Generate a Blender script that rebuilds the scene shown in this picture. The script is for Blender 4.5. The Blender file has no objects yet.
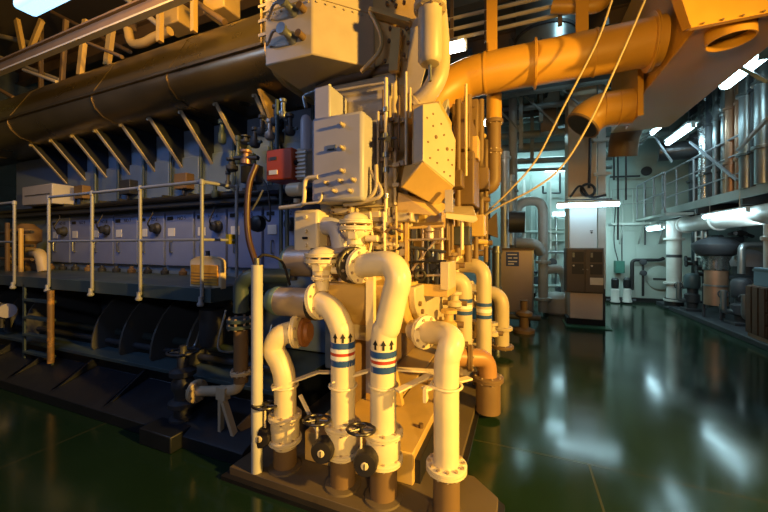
import bpy, bmesh, math, random
from mathutils import Vector, Matrix
random.seed(7)
S = bpy.context.scene
COL = S.collection
V = Vector
# ------------------------------------------------------------------ camera model
FPX, HZ, EYE, YAW = 333.0, 247.0, 1.7, math.radians(22.2)
FWD = V((-math.sin(YAW), math.cos(YAW), 0)); RGT = V((math.cos(YAW), math.sin(YAW), 0))
def ray(px, py): return FWD + RGT*((px-384)/FPX) + V((0, 0, (HZ-py)/FPX))
CAMP = V((0, 0, EYE))
def aY(px, py, y): d = ray(px, py); return CAMP + d*(y/d.y)
def aX(px, py, x): d = ray(px, py); return CAMP + d*(x/d.x)
def aZ(px, py, z): d = ray(px, py); return CAMP + d*((z-EYE)/d.z)
cam = bpy.data.cameras.new('camera'); co = bpy.data.objects.new('camera', cam); COL.objects.link(co)
co.location = CAMP; co.rotation_euler = (math.pi/2, 0, YAW)
cam.sensor_width = 36; cam.lens = FPX/768*36; cam.shift_y = -(256-HZ)/768; cam.clip_start = .05
S.camera = co
S.view_settings.view_transform = 'Standard'; S.view_settings.look = 'None'
S.view_settings.exposure = 0; S.view_settings.gamma = 1; S.view_settings.use_curve_mapping = False

# ------------------------------------------------------------------ materials
def M(name, c, rough=.5, metal=0, var=.18, scale=5, bump=0, bscale=60, emit=None, es=0, coat=0, rv=.12, rust=None, rustamt=.6):
    m = bpy.data.materials.new(name); m.use_nodes = True
    nt = m.node_tree; N = nt.nodes; L = nt.links; b = N['Principled BSDF']
    tc = N.new('ShaderNodeTexCoord')
    nz = N.new('ShaderNodeTexNoise'); nz.inputs['Scale'].default_value = scale; nz.inputs['Detail'].default_value = 6
    L.new(tc.outputs['Object'], nz.inputs['Vector'])
    mx = N.new('ShaderNodeMix'); mx.data_type = 'RGBA'
    mx.inputs[6].default_value = (*[max(0, v*(1-var)) for v in c], 1); mx.inputs[7].default_value = (*[min(1, v*(1+var)) for v in c], 1)
    L.new(nz.outputs['Fac'], mx.inputs[0]); out = mx.outputs[2]
    if rust:
        n2 = N.new('ShaderNodeTexNoise'); n2.inputs['Scale'].default_value = scale*2.3; n2.inputs['Detail'].default_value = 9; n2.inputs['Roughness'].default_value = .7
        L.new(tc.outputs['Object'], n2.inputs['Vector'])
        rp = N.new('ShaderNodeValToRGB'); rp.color_ramp.elements[0].position = rustamt; rp.color_ramp.elements[1].position = min(1, rustamt+.14)
        L.new(n2.outputs['Fac'], rp.inputs[0])
        m2 = N.new('ShaderNodeMix'); m2.data_type = 'RGBA'; m2.inputs[7].default_value = (*rust, 1)
        L.new(rp.outputs[0], m2.inputs[0]); L.new(out, m2.inputs[6]); out = m2.outputs[2]
    L.new(out, b.inputs['Base Color'])
    mr = N.new('ShaderNodeMapRange'); mr.inputs[3].default_value = max(.02, rough-rv); mr.inputs[4].default_value = min(1, rough+rv)
    L.new(nz.outputs['Fac'], mr.inputs[0]); L.new(mr.outputs[0], b.inputs['Roughness'])
    b.inputs['Metallic'].default_value = metal; b.inputs['Coat Weight'].default_value = coat
    if emit: b.inputs['Emission Color'].default_value = (*emit, 1); b.inputs['Emission Strength'].default_value = es
    if bump:
        bn = N.new('ShaderNodeTexNoise'); bn.inputs['Scale'].default_value = bscale; bn.inputs['Detail'].default_value = 4
        L.new(tc.outputs['Object'], bn.inputs['Vector'])
        bu = N.new('ShaderNodeBump'); bu.inputs['Strength'].default_value = bump; bu.inputs['Distance'].default_value = .01
        L.new(bn.outputs['Fac'], bu.inputs['Height']); L.new(bu.outputs[0], b.inputs['Normal'])
    return m
cream = M('cream_paint', (.70,.60,.41), .38, bump=.06, bscale=40, rust=(.45,.34,.2), rustamt=.68)
white = M('white_paint', (.52,.52,.49), .42, rust=(.4,.36,.3), rustamt=.7)
epaint = M('engine_paint', (.50,.42,.29), .42, bump=.05, bscale=30, rust=(.30,.22,.13), rustamt=.66)
eplate = M('engine_panel_paint', (.41,.41,.46), .4, var=.1, rust=(.3,.26,.2), rustamt=.7)
eyellow = M('lamp_yellow_engine_paint', (.52,.35,.12), .42, bump=.05, bscale=30, rust=(.28,.17,.07), rustamt=.66)  # copy of the engine paint with the warm lamp tint put into its colour
eblue = M('crankcase_paint', (.15,.21,.30), .38, var=.15, rust=(.1,.11,.14), rustamt=.68)
edoor = M('crankcase_door_paint', (.21,.26,.45), .33, var=.12, rust=(.16,.17,.22), rustamt=.7)
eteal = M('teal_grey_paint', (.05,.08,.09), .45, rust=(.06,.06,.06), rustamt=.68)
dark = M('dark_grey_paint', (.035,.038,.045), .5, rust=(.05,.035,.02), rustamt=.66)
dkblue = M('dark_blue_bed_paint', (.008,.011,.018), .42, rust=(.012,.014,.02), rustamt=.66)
black = M('black_paint', (.012,.012,.014), .45)
blackrub = M('black_plastic', (.02,.018,.022), .35)
brownp = M('brown_primer', (.16,.10,.05), .55, rust=(.08,.05,.025), rustamt=.62)
deckp = M('brown_deck_paint', (.10,.075,.045), .6, rust=(.04,.03,.02), rustamt=.6)
ductp = M('orange_duct_paint', (.52,.28,.04), .42, var=.1, rust=(.35,.2,.05), rustamt=.72)
bronze = M('bare_bronzed_steel', (.17,.13,.075), .3, metal=.75, var=.3, scale=2.2, rv=.1, bump=.04, bscale=8)
steel = M('stainless_steel', (.46,.37,.30), .42, metal=.55, var=.06, rv=.05)
silver = M('galvanised_steel', (.30,.33,.34), .32, metal=.8)
foil = M('crumpled_foil', (.55,.57,.58), .25, metal=.95, bump=.9, bscale=14)
copper = M('copper_lagging', (.42,.24,.15), .35, metal=.6, bump=.2, bscale=14)
railm = M('grey_rail_paint', (.28,.30,.33), .38, rust=(.2,.16,.11), rustamt=.66)
orange = M('orange_red_paint', (.44,.06,.008), .42, var=.12)
bandb = M('blue_band', (.02,.07,.27), .4); bandw = M('white_band', (.78,.77,.73), .4); bandr = M('red_band', (.42,.05,.03), .4)
signb = M('blue_sign', (.03,.06,.22), .4)
labelw = M('white_label', (.75,.75,.72), .5)
amber = M('amber_glass', (.65,.34,.06), .15, var=.3, scale=18)
cabbr = M('brown_cabinet_paint', (.12,.10,.085), .45, var=.1)
pinkb = M('pinkish_panel_paint', (.74,.62,.52), .45, var=.08)
rope_m = M('cream_rope', (.38,.31,.21), .7, bump=.4, bscale=120)
mint = M('mint_wall_steel', (.33,.40,.37), .55, var=.12)
greenp = M('green_floor_edge', (.03,.12,.06), .4)
hose = M('brown_rubber_hose', (.07,.035,.022), .4)
cable = M('black_cable', (.015,.014,.016), .5)
lampbody = M('lamp_housing', (.5,.52,.52), .4)
tube_m = M('fluorescent_tube', (.8,.9,.95), .5, emit=(.30,.62,1), es=2.2)
tube_b = M('fluorescent_tube_far', (.8,.9,.95), .5, emit=(.55,.88,1), es=16)
tube_w = M('fluorescent_tube_warm', (.9,.9,.85), .5, emit=(1,.9,.75), es=22)
greencov = M('green_box_paint', (.03,.13,.1), .5)
def wallmat(name, c, sw, sh, rough=.5):
    m = M(name, c, rough, var=.22, scale=1.3)
    nt = m.node_tree; N = nt.nodes; L = nt.links; b = N['Principled BSDF']
    tc = N.new('ShaderNodeTexCoord'); sp = N.new('ShaderNodeSeparateXYZ'); cb = N.new('ShaderNodeCombineXYZ'); ad = N.new('ShaderNodeMath')
    L.new(tc.outputs['Object'], sp.inputs[0]); L.new(sp.outputs['X'], ad.inputs[0]); L.new(sp.outputs['Y'], ad.inputs[1])
    L.new(ad.outputs[0], cb.inputs['X']); L.new(sp.outputs['Z'], cb.inputs['Y'])
    br = N.new('ShaderNodeTexBrick'); br.inputs['Scale'].default_value = 1; br.inputs['Brick Width'].default_value = sw; br.inputs['Row Height'].default_value = sh
    br.inputs['Mortar Size'].default_value = .012; br.offset = .5
    L.new(cb.outputs[0], br.inputs['Vector'])
    bu = N.new('ShaderNodeBump'); bu.inputs['Strength'].default_value = .8; bu.inputs['Distance'].default_value = .02; bu.invert = True
    L.new(br.outputs['Fac'], bu.inputs['Height']); L.new(bu.outputs[0], b.inputs['Normal'])
    return m
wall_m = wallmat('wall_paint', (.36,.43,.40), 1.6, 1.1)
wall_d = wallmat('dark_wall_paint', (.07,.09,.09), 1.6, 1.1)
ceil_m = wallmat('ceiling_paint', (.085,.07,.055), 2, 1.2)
# glossy green painted floor plates
def floormat():
    m = bpy.data.materials.new('green_floor_paint'); m.use_nodes = True
    nt = m.node_tree; N = nt.nodes; L = nt.links; b = N['Principled BSDF']
    tc = N.new('ShaderNodeTexCoord')
    br = N.new('ShaderNodeTexBrick'); br.inputs['Scale'].default_value = 1; br.inputs['Brick Width'].default_value = 4.2; br.inputs['Row Height'].default_value = 2.95
    br.inputs['Mortar Size'].default_value = .008; br.offset = .35; br.inputs['Color1'].default_value = (0,0,0,1); br.inputs['Color2'].default_value = (1,1,1,1)
    mp = N.new('ShaderNodeMapping'); mp.inputs['Location'].default_value = (.6,1.03,0); L.new(tc.outputs['Object'], mp.inputs['Vector']); L.new(mp.outputs[0], br.inputs['Vector'])
    nz = N.new('ShaderNodeTexNoise'); nz.inputs['Scale'].default_value = 1.4; nz.inputs['Detail'].default_value = 8; L.new(tc.outputs['Object'], nz.inputs['Vector'])
    mx = N.new('ShaderNodeMix'); mx.data_type = 'RGBA'; mx.inputs[6].default_value = (.007,.020,.009,1); mx.inputs[7].default_value = (.012,.032,.016,1)
    L.new(nz.outputs['Fac'], mx.inputs[0])
    m2 = N.new('ShaderNodeMix'); m2.data_type = 'RGBA'; m2.inputs[7].default_value = (.04,.045,.02,1)
    L.new(br.outputs['Fac'], m2.inputs[0]); L.new(mx.outputs[2], m2.inputs[6]); L.new(m2.outputs[2], b.inputs['Base Color'])
    r1 = N.new('ShaderNodeMapRange'); r1.inputs[3].default_value = .10; r1.inputs[4].default_value = .24
    ad = N.new('ShaderNodeMath'); ad.operation = 'MULTIPLY_ADD'; ad.inputs[1].default_value = .255
    L.new(br.outputs['Color'], ad.inputs[0]); L.new(nz.outputs['Fac'], ad.inputs[2])
    sb = N.new('ShaderNodeMath'); sb.operation = 'SUBTRACT'; sb.inputs[1].default_value = .25; L.new(ad.outputs[0], sb.inputs[0])
    L.new(sb.outputs[0], r1.inputs[0]); L.new(r1.outputs[0], b.inputs['Roughness'])
    bn = N.new('ShaderNodeTexNoise'); bn.inputs['Scale'].default_value = 2.2; bn.inputs['Detail'].default_value = 5; L.new(tc.outputs['Object'], bn.inputs['Vector'])
    bu = N.new('ShaderNodeBump'); bu.inputs['Strength'].default_value = .02; bu.inputs['Distance'].default_value = .05; L.new(bn.outputs['Fac'], bu.inputs['Height'])
    b2 = N.new('ShaderNodeBump'); b2.inputs['Strength'].default_value = .5; b2.inputs['Distance'].default_value = .006; L.new(br.outputs['Fac'], b2.inputs['Height']); L.new(bu.outputs[0], b2.inputs['Normal'])
    L.new(b2.outputs[0], b.inputs['Normal'])
    b.inputs['Specular IOR Level'].default_value = .5
    return m
floor_m = floormat()

# ------------------------------------------------------------------ mesh builder
def basis(ax):
    ax = ax.normalized(); t = V((0,0,1)) if abs(ax.z) < .9 else V((1,0,0))
    u = ax.cross(t).normalized(); return u, ax.cross(u).normalized()
def fillet(pts, r, n=7):
    pts = [V(p) for p in pts]; out = [pts[0]]
    for i in range(1, len(pts)-1):
        a, p, b = pts[i-1], pts[i], pts[i+1]
        la, lb = (a-p).length, (b-p).length; t = min(r, la*.49, lb*.49)
        s = p+(a-p)/la*t; e = p+(b-p)/lb*t
        for k in range(n+1):
            q = k/n; out.append(s*(1-q)**2+p*2*q*(1-q)+e*q*q)
    out.append(pts[-1]); return out
def catmull(pts, n=7):
    P = [V(p) for p in pts]; P = [P[0]*2-P[1]]+P+[P[-1]*2-P[-2]]; out = []
    for i in range(1, len(P)-2):
        a, b, c, d = P[i-1:i+3]
        for k in range(n):
            t = k/n; out.append(.5*((b*2)+(c-a)*t+(a*2-b*5+c*4-d)*t*t+(b*3-a-c*3+d)*t**3))
    out.append(P[-2]); return out
class MB:
    def __init__(s): s.bm = bmesh.new()
    def box(s, c, sz, rot=None):
        m = Matrix.Translation(V(c)) @ (rot.to_4x4() if rot else Matrix()) @ Matrix.Diagonal((*sz, 1))
        bmesh.ops.create_cube(s.bm, size=1, matrix=m); return s
    def box2(s, a, b):
        a, b = V(a), V(b); return s.box((a+b)/2, [abs(v) for v in b-a])
    def bar(s, a, b, w, h, up=V((0,0,1))):
        a, b = V(a), V(b); x = (b-a).normalized(); y = V(up).cross(x).normalized(); z = x.cross(y)
        return s.box((a+b)/2, ((b-a).length, w, h), Matrix((x, y, z)).transposed())
    def sweep(s, pts, r, n=14, cap=True):
        pts = [V(p) for p in pts]; rr = r if isinstance(r, (list, tuple)) else [r]*len(pts)
        t0 = (pts[1]-pts[0]).normalized(); u, v = basis(t0); rings = []
        for i, p in enumerate(pts):
            if i == 0: t = t0
            elif i == len(pts)-1: t = (p-pts[i-1]).normalized()
            else:
                t = ((p-pts[i-1]).normalized()+(pts[i+1]-p).normalized())
                t = t.normalized() if t.length > 1e-6 else t0
            q = t0.rotation_difference(t); u = q @ u; v = q @ v; t0 = t
            rings.append([s.bm.verts.new(p+(u*math.cos(2*math.pi*k/n)+v*math.sin(2*math.pi*k/n))*rr[i]) for k in range(n)])
        for a, b in zip(rings, rings[1:]):
            for k in range(n): s.bm.faces.new((a[k], a[(k+1) % n], b[(k+1) % n], b[k]))
        if cap: s.bm.faces.new(rings[0][::-1]); s.bm.faces.new(rings[-1])
        return s
    def tube(s, pts, r, f=.1, n=14): return s.sweep(fillet(pts, f), r, n)
    def smooth(s, pts, r, n=14, k=7): return s.sweep(catmull(pts, k), r, n)
    def cyl(s, a, b, r, n=20): return s.sweep([a, b], r, n)
    def lathe(s, o, ax, prof, n=28):
        o = V(o); ax = V(ax).normalized(); u, v = basis(ax); rings = []
        for r, h in prof:
            rings.append([s.bm.verts.new(o+ax*h+(u*math.cos(2*math.pi*k/n)+v*math.sin(2*math.pi*k/n))*max(r, 1e-4)) for k in range(n)])
        for a, b in zip(rings, rings[1:]):
            for k in range(n): s.bm.faces.new((a[k], a[(k+1) % n], b[(k+1) % n], b[k]))
        s.bm.faces.new(rings[0][::-1]); s.bm.faces.new(rings[-1]); return s
    def ring(s, o, ax, R, r, n=28, m=8):
        o = V(o); u, v = basis(V(ax)); a = V(ax).normalized(); rings = []
        for k in range(n):
            e = u*math.cos(2*math.pi*k/n)+v*math.sin(2*math.pi*k/n)
            rings.append([s.bm.verts.new(o+e*(R+r*math.cos(2*math.pi*j/m))+a*r*math.sin(2*math.pi*j/m)) for j in range(m)])
        for i in range(n):
            A, B = rings[i], rings[(i+1) % n]
            for j in range(m): s.bm.faces.new((A[j], A[(j+1) % m], B[(j+1) % m], B[j]))
        return s
    def prism(s, poly, d):
        d = V(d); A = [s.bm.verts.new(V(p)) for p in poly]; B = [s.bm.verts.new(V(p)+d) for p in poly]; n = len(A)
        s.bm.faces.new(A[::-1]); s.bm.faces.new(B)
        for i in range(n): s.bm.faces.new((A[i], A[(i+1) % n], B[(i+1) % n], B[i]))
        return s
    def px(s, x0, x1, yz): return s.prism([(x0, y, z) for y, z in yz], (x1-x0, 0, 0))
    def pz(s, z0, z1, xy): return s.prism([(x, y, z0) for x, y in xy], (0, 0, z1-z0))
    def hull(s, pts):
        vs = [s.bm.verts.new(V(p)) for p in pts]
        r = bmesh.ops.convex_hull(s.bm, input=vs)
        bmesh.ops.delete(s.bm, geom=[g for g in r['geom_interior'] if isinstance(g, bmesh.types.BMVert)], context='VERTS'); return s
    def text(s, txt, size, o, x, y, depth=.001):
        cu = bpy.data.curves.new('t', 'FONT'); cu.body = txt; cu.size = size; cu.align_x = 'CENTER'; cu.align_y = 'CENTER'; cu.extrude = depth
        ob = bpy.data.objects.new('t', cu); COL.objects.link(ob); bpy.context.view_layer.update()
        me = bpy.data.meshes.new_from_object(ob.evaluated_get(bpy.context.evaluated_depsgraph_get()))
        x = V(x).normalized(); y = V(y).normalized(); z = x.cross(y)
        me.transform(Matrix.Translation(V(o)) @ Matrix((x, y, z)).transposed().to_4x4()); s.bm.from_mesh(me)
        bpy.data.objects.remove(ob); bpy.data.meshes.remove(me); bpy.data.curves.remove(cu); return s
    def build(s, name, mat, par=None, bev=0, root=None):
        bmesh.ops.recalc_face_normals(s.bm, faces=s.bm.faces)
        off = V((0,0,0)); p = par
        while p is not None: off = off+p.location; p = p.parent
        if par is None:
            xs = [v.co for v in s.bm.verts]; off = V(((min(c.x for c in xs)+max(c.x for c in xs))/2, (min(c.y for c in xs)+max(c.y for c in xs))/2, min(c.z for c in xs)))
        bmesh.ops.translate(s.bm, vec=-off, verts=s.bm.verts)
        me = bpy.data.meshes.new(name); s.bm.to_mesh(me); s.bm.free()
        me.polygons.foreach_set('use_smooth', [True]*len(me.polygons)); me.set_sharp_from_angle(angle=math.radians(38))
        me.materials.append(mat)
        o = bpy.data.objects.new(name, me); COL.objects.link(o)
        if par: o.parent = par
        else: o.location = off
        if bev:
            b = o.modifiers.new('bevel', 'BEVEL'); b.width = bev; b.segments = 2; b.limit_method = 'ANGLE'; b.angle_limit = math.radians(40)
        return o
def T(name, label, cat, loc, group=None):
    o = bpy.data.objects.new(name, None); COL.objects.link(o); o.location = V(loc); o.empty_display_size = .1
    o['label'] = label; o['category'] = cat
    if group: o['group'] = group
    return o
def tag(o, label, cat, group=None):
    o['label'] = label; o['category'] = cat
    if group: o['group'] = group
    return o
def struct(name, mb, mat, bev=0):
    o = mb.build(name, mat, None, bev); o['kind'] = 'structure'; return o
def dup(o, loc=None, label=None, par=None):
    c = o.copy(); COL.objects.link(c)
    if par: c.parent = par
    for ch in list(o.children): dup(ch, par=c)
    if loc is not None: c.location = V(loc)
    if label: c['label'] = label
    return c
_bolts = {}
def bolt(par, pos, ax, r=.012, h=.012, mat=None, name='bolt', n=6):
    mat = mat or steel; k = (mat.name, n)
    if k not in _bolts:
        b = MB(); b.cyl((0,0,0), (0,0,1), 1, n); bm = b.bm; bmesh.ops.recalc_face_normals(bm, faces=bm.faces)
        me = bpy.data.meshes.new('bolt'); bm.to_mesh(me); bm.free(); me.materials.append(mat); _bolts[k] = me
    o = bpy.data.objects.new(name, _bolts[k]); COL.objects.link(o); o.parent = par
    off = V((0,0,0)); p = par
    while p is not None: off = off+p.location; p = p.parent
    o.location = V(pos)-off; o.rotation_mode = 'QUATERNION'; o.rotation_quaternion = V((0,0,1)).rotation_difference(V(ax).normalized()); o.scale = (r, r, h)
    return o
def flange(par, c, ax, R, t, mat, nb=0, name='flange', br=.011):
    c = V(c); ax = V(ax).normalized()
    f = MB().lathe(c, ax, [(R*.93,-t/2),(R,-t/2+t*.12),(R,-t*.06),(R*.96,-t*.04),(R*.96,t*.04),(R,t*.06),(R,t/2-t*.12),(R*.93,t/2)]).build(name, mat, par)
    u, v = basis(ax)
    for k in range(nb):
        a = 2*math.pi*(k+.5)/nb; bolt(f, c+(u*math.cos(a)+v*math.sin(a))*R*.84-ax*(t/2+.01), ax, br, t+.02, steel)
    return f
ORD = 'first second third fourth fifth sixth seventh eighth ninth tenth eleventh twelfth'.split()

# ================================================================== SETTING
XL, XR, YF, YB, ZC = -12.5, 6.3, -4.5, 12.6, 6.4
struct('floor', MB().box2((XL, YF, -.1), (XR, YB, 0)), floor_m)
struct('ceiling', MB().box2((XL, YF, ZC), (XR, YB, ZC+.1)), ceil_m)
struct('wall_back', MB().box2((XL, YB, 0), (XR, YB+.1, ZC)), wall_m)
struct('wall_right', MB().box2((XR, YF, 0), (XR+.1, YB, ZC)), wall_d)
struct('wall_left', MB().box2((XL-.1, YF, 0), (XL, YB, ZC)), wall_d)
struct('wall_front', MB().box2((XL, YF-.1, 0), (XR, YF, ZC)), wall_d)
struct('baseboard_back', MB().box2((-2, YB-.12, 0), (XR, YB, .12)), black)
# ceiling beams (structure)
for i, y in enumerate((4.6, 6.2, 7.8, 10.0, 12.0)):
    b = MB(); b.box2((XL, y-.09, ZC-.02), (XR, y+.09, ZC)); b.box2((XL, y-.012, ZC-.32), (XR, y+.012, ZC-.02)); b.box2((XL, y-.09, ZC-.34), (XR, y+.09, ZC-.32))
    struct('trim_%d' % (i+1), b, brownp)

# pillar, with the painted steel conduit strip
struct('column', MB().box2((1.03, 8.72, 0), (1.60, 9.35, ZC)), M('pillar_paint', (.56,.40,.25), .5, var=.12), .02)

# ================================================================== ENGINE BED
gusm = M('gusset_grey_paint', (.075,.08,.08), .5)
bed = T('engine_bed', 'long dark blue steel bed frame under the engine, stepped skirt along the floor', 'engine bed', (-5.5, 3, 0))
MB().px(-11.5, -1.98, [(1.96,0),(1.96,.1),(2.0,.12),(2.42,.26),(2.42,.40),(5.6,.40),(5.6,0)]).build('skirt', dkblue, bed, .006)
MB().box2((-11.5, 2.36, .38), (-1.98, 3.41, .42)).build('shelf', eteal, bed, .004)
for k in range(10):
    x = -8.22+.55*k
    if -6.35 < x < -5.4: continue
    pts = [(2.47,.42)]
    for a in range(0, 10):
        t = a/9*math.pi/2; pts.append((3.07-.62*math.cos(t), .46+.70*math.sin(t)))
    pts += [(3.40,1.16),(3.40,.42)]
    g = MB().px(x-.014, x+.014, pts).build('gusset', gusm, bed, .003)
    if k in (5, 6, 8): MB().cyl((x-.016, 2.78, .56), (x-.03, 2.78, .56), .035).build('lightening_hole_cover', dark, g)
for k in range(6):
    x = -7.6+.95*k
    MB().px(x-.015, x+.015, [(1.99,.12),(2.05,.14),(2.43,.39),(2.43,.27)]).build('stiffener', dkblue, bed)
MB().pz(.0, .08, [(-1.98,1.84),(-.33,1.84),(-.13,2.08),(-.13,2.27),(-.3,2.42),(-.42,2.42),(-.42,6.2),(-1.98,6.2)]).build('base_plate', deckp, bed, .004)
MB().pz(-.0, .03, [(-2.02,1.80),(-.30,1.80),(-.09,2.05),(-.09,2.29),(-.3,2.46),(-.38,2.46),(-.38,6.2),(-2.02,6.2)]).build('plate_edge', black, bed)
fl = MB().px(-1.52, -1.02, [(2.12,.08),(2.12,.30),(6.0,.30),(6.0,.08)]).build('bearer', eyellow, bed, .008)
fl = MB().px(-1.005, -.67, [(2.16,.08),(2.16,.30),(6.0,.30),(6.0,.08)]).build('bearer', eyellow, bed, .008)
MB().px(-.67, -.63, [(2.2,.08),(2.2,.24),(6.0,.24),(6.0,.08)]).build('bearer_lip', black, bed)
for k in range(7): bolt(fl, (-.71, 2.5+.45*k, .30), (0,0,1), .02, .03, brownp)
MB().bar((-2.15,2.14,.14), (-2.02,2.3,.3), .02, .16).build('web_plate', brownp, bed)

# ================================================================== MAIN ENGINE BODY
eng = T('diesel_engine', 'huge diesel engine block with blue grey side and row of lilac crankcase doors', 'engine', (-5.5, 4, .42))
MB().box2((-9.6, 3.42, .425), (-1.75, 5.4, 2.30)).build('crankcase', eblue, eng, .02)
MB().box2((-9.4, 3.41, 2.33), (-1.9, 5.2, 3.40)).build('cylinder_block', eblue, eng, .02)
MB().box2((-9.6, 3.22, 2.27), (-1.75, 3.5, 2.34)).build('ledge', dark, eng, .006)
n = 0
for k in range(10):
    x0 = -8.0+.62*k
    d = MB().box2((x0, 3.37, 1.42), (x0+.58, 3.425, 2.22)).build('crankcase_door', edoor, eng, .012)
    xc = x0+.29
    hd = MB().tube([(xc-.14,3.375,1.62),(xc-.14,3.33,1.62),(xc-.14,3.33,1.78),(xc-.14,3.375,1.78)], .010, .02, 8).build('handle', silver, d)
    MB().box2((xc-.24, 3.362, 2.10), (xc-.12, 3.371, 2.15)).build('name_plate', black, d)
    MB().text('NO %d' % (10-k), .075, (xc+.06, 3.368, 2.12), (1,0,0), (0,0,1)).build('number', black, d)
    MB().box2((xc-.22, 3.36, 1.86), (xc-.08, 3.371, 1.98)).build('notice', labelw, d)
    if k % 2: continue
    rl = MB().lathe((xc+.16, 3.37, 1.98), (0,-1,0), [(.085,0),(.085,.03),(.06,.06),(.06,.1),(.03,.12)], 18).build('relief_valve', dark, d)
    MB().smooth([(xc+.16,3.26,1.98),(xc+.2,3.2,2.05),(xc+.19,3.28,2.22),(xc+.17,3.25,2.33)], .010, 8).build('hose', cable, d)
for k in range(16):
    xc = -7.85+.38*k
    c = MB().lathe((xc, 3.30, 1.30), (0,0,1), [(.05,0),(.055,.02),(.055,.05),(.03,.07),(.025,.10)], 14).build('drain_cap', dark if k % 3 else brownp, eng)
for k in range(8):
    xc = -6.9+.62*k
    p = MB().box2((xc-.2, 3.375, 2.45), (xc+.2, 3.405, 3.0)).build('side_cover', eblue, eng, .01)
    if k % 2 == 0:
        j = MB().box2((xc-.13, 3.25, 2.52), (xc+.12, 3.38, 2.74)).build('junction_box', dark if k % 4 else brownp, p, .008)
        MB().smooth([(xc,3.3,2.52),(xc+.03,3.28,2.45),(xc-.02,3.3,2.36)], .014, 8).build('cable', cable, j)
    MB().cyl((xc+.27, 3.36, 2.36), (xc+.27, 3.36, 3.42), .022, 10).build('drain_pipe', eteal, eng)
MB().tube([(-9.4,3.2,2.37),(-2.0,3.2,2.37)], .035).build('fuel_rail', black, eng)
for k in range(13):
    xc = -8.2+.5*k
    MB().box2((xc-.02,3.19,2.36),(xc+.02,3.42,2.44)).build('rail_clip', dark, eng)
# shelf of small fittings on the inboard end, below the duct
for k, (px, py, w, h) in enumerate(((222,132,.07,.30),(232,165,.10,.16),(238,150,.05,.34),(246,140,.09,.10),(252,160,.07,.14),(228,180,.05,.22),(215,190,.06,.20))):
    p = aY(px, py, 3.1); MB().lathe(p, (0,0,1), [(w*.5,-h/2),(w*.7,-h/2+.02),(w*.7,-h*.1),(w*.4,0),(w*.4,h*.3),(w*.65,h*.34),(w*.65,h/2)], 14).build('fuel_pump', dark if k % 2 else eteal, eng)
MB().box2((-2.75,2.95,2.33),(-1.7,3.45,2.39)).build('pump_bracket', dark, eng)
MB().box2((-1.9,3.0,.425),(-1.5,5.3,3.2)).build('end_column', epaint, eng, .02)

# ================================================================== EXHAUST DUCT + BRACKETS
duct = T('exhaust_duct', 'long bronze sheet-steel exhaust duct running along the top of the engine', 'duct', (-6, 3, 3.4))
prof = [(3.5,4.62),(3.02,4.40),(2.85,4.22),(2.60,3.72),(2.59,3.64),(2.63,3.54),(2.72,3.46),(2.86,3.42),(3.5,3.42)]
MB().px(-11.8, -2.3, prof).build('casing', bronze, duct, .006)
MB().px(-11.8, -2.3, [(2.585,3.72),(2.565,3.715),(2.565,3.685),(2.585,3.68)]).build('seam_strip', bronze, duct)
for x in (-9.2, -7.4, -5.2, -3.75):
    sc = [(3.06+(y-3.06)*1.02, 4.0+(z-4.0)*1.015) for y, z in prof]
    MB().px(x-.006, x+.006, sc).build('joint_band', bronze, duct)
sc = [(3.06+(y-3.06)*1.09, 4.0+(z-4.0)*1.05) for y, z in prof]
MB().px(-2.30, -2.25, sc).build('end_flange', eyellow, duct, .004)
for k in range(9):
    x = -7.6+.6*k+.04
    b = MB().px(x-.012, x+.012, [(2.90,3.44),(3.40,3.44),(3.40,2.84)]).build('bracket', dkblue, duct)
    MB().bar((x,2.90,3.44),(x,3.39,2.84), .05, .014, V((1,0,0)).cross(V((0,.49,-.6)))).build('bracket_edge', epaint, b)
    bolt(b, (x-.012, 2.96, 3.40), (0,-1,0), .02, .06, epaint, 'stud')
MB().px(-2.62, -2.58, [(2.80,3.40),(3.10,3.40),(3.10,2.95)]).build('end_bracket', eyellow, duct)

# ================================================================== PLATFORM, RAILS, LADDER
plat = T('walkway_platform', 'narrow teal grey steel walkway along the engine side above curved gussets', 'platform', (-5, 2.9, 1.2))
MB().box2((-11,2.32,1.26),(-2.72,3.40,1.30)).build('deck', eteal, plat)
MB().box2((-11,2.29,1.17),(-2.70,2.32,1.305)).build('edge_channel', eteal, plat, .004)
MB().box2((-2.72,2.32,1.17),(-2.70,3.40,1.305)).build('end_channel', eteal, plat)
def rail_thing(name, label, posts, ztop, zmid, zbase, r, foot=True, cat='railing', mat=None, grp=None):
    mat = mat or railm
    t = T(name, label, cat, posts[0][:2]+(zbase,) if isinstance(posts[0], tuple) else posts[0], grp)
    for p in posts:
        MB().cyl((p[0],p[1],zbase), (p[0],p[1],ztop), r, 12).build('post', mat, t)
        if foot:
            f = MB().lathe((p[0],p[1]-.015,zbase), (0,0,1), [(r*1.5,-.06),(r*1.9,-.05),(r*1.9,-.035),(r*1.2,-.02),(r*1.2,.03)], 14).build('foot', mat, t)
        MB().lathe((p[0],p[1],ztop), (0,0,1), [(r*.9,-r*1.8),(r*1.45,-r*1.6),(r*1.45,r*.9),(r*.7,r*1.5)], 12).build('joint', mat, t)
    return t
P1 = [(-5.45,2.27),(-4.54,2.27),(-3.69,2.27),(-2.79,2.27),(-2.72,2.62)]
r1 = rail_thing('guard_rail', 'long grey tubular guard rail along the walkway, four posts and a return', [(a,b) for a,b in P1], 2.32, 1.77, 1.2, .017)
MB().tube([(-5.45,2.27,2.32),(-2.79,2.27,2.32),(-2.72,2.62,2.32)], .017, .03).build('top_rail', railm, r1)
MB().tube([(-5.45,2.27,1.77),(-2.79,2.27,1.77),(-2.72,2.62,1.77)], .014, .03).build('middle_rail', railm, r1)
MB().box2((-2.76,2.52,1.73),(-2.72,2.60,1.83)).build('warning_tag', M('yellow_tag', (.25,.23,.02), .5), r1)
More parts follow.
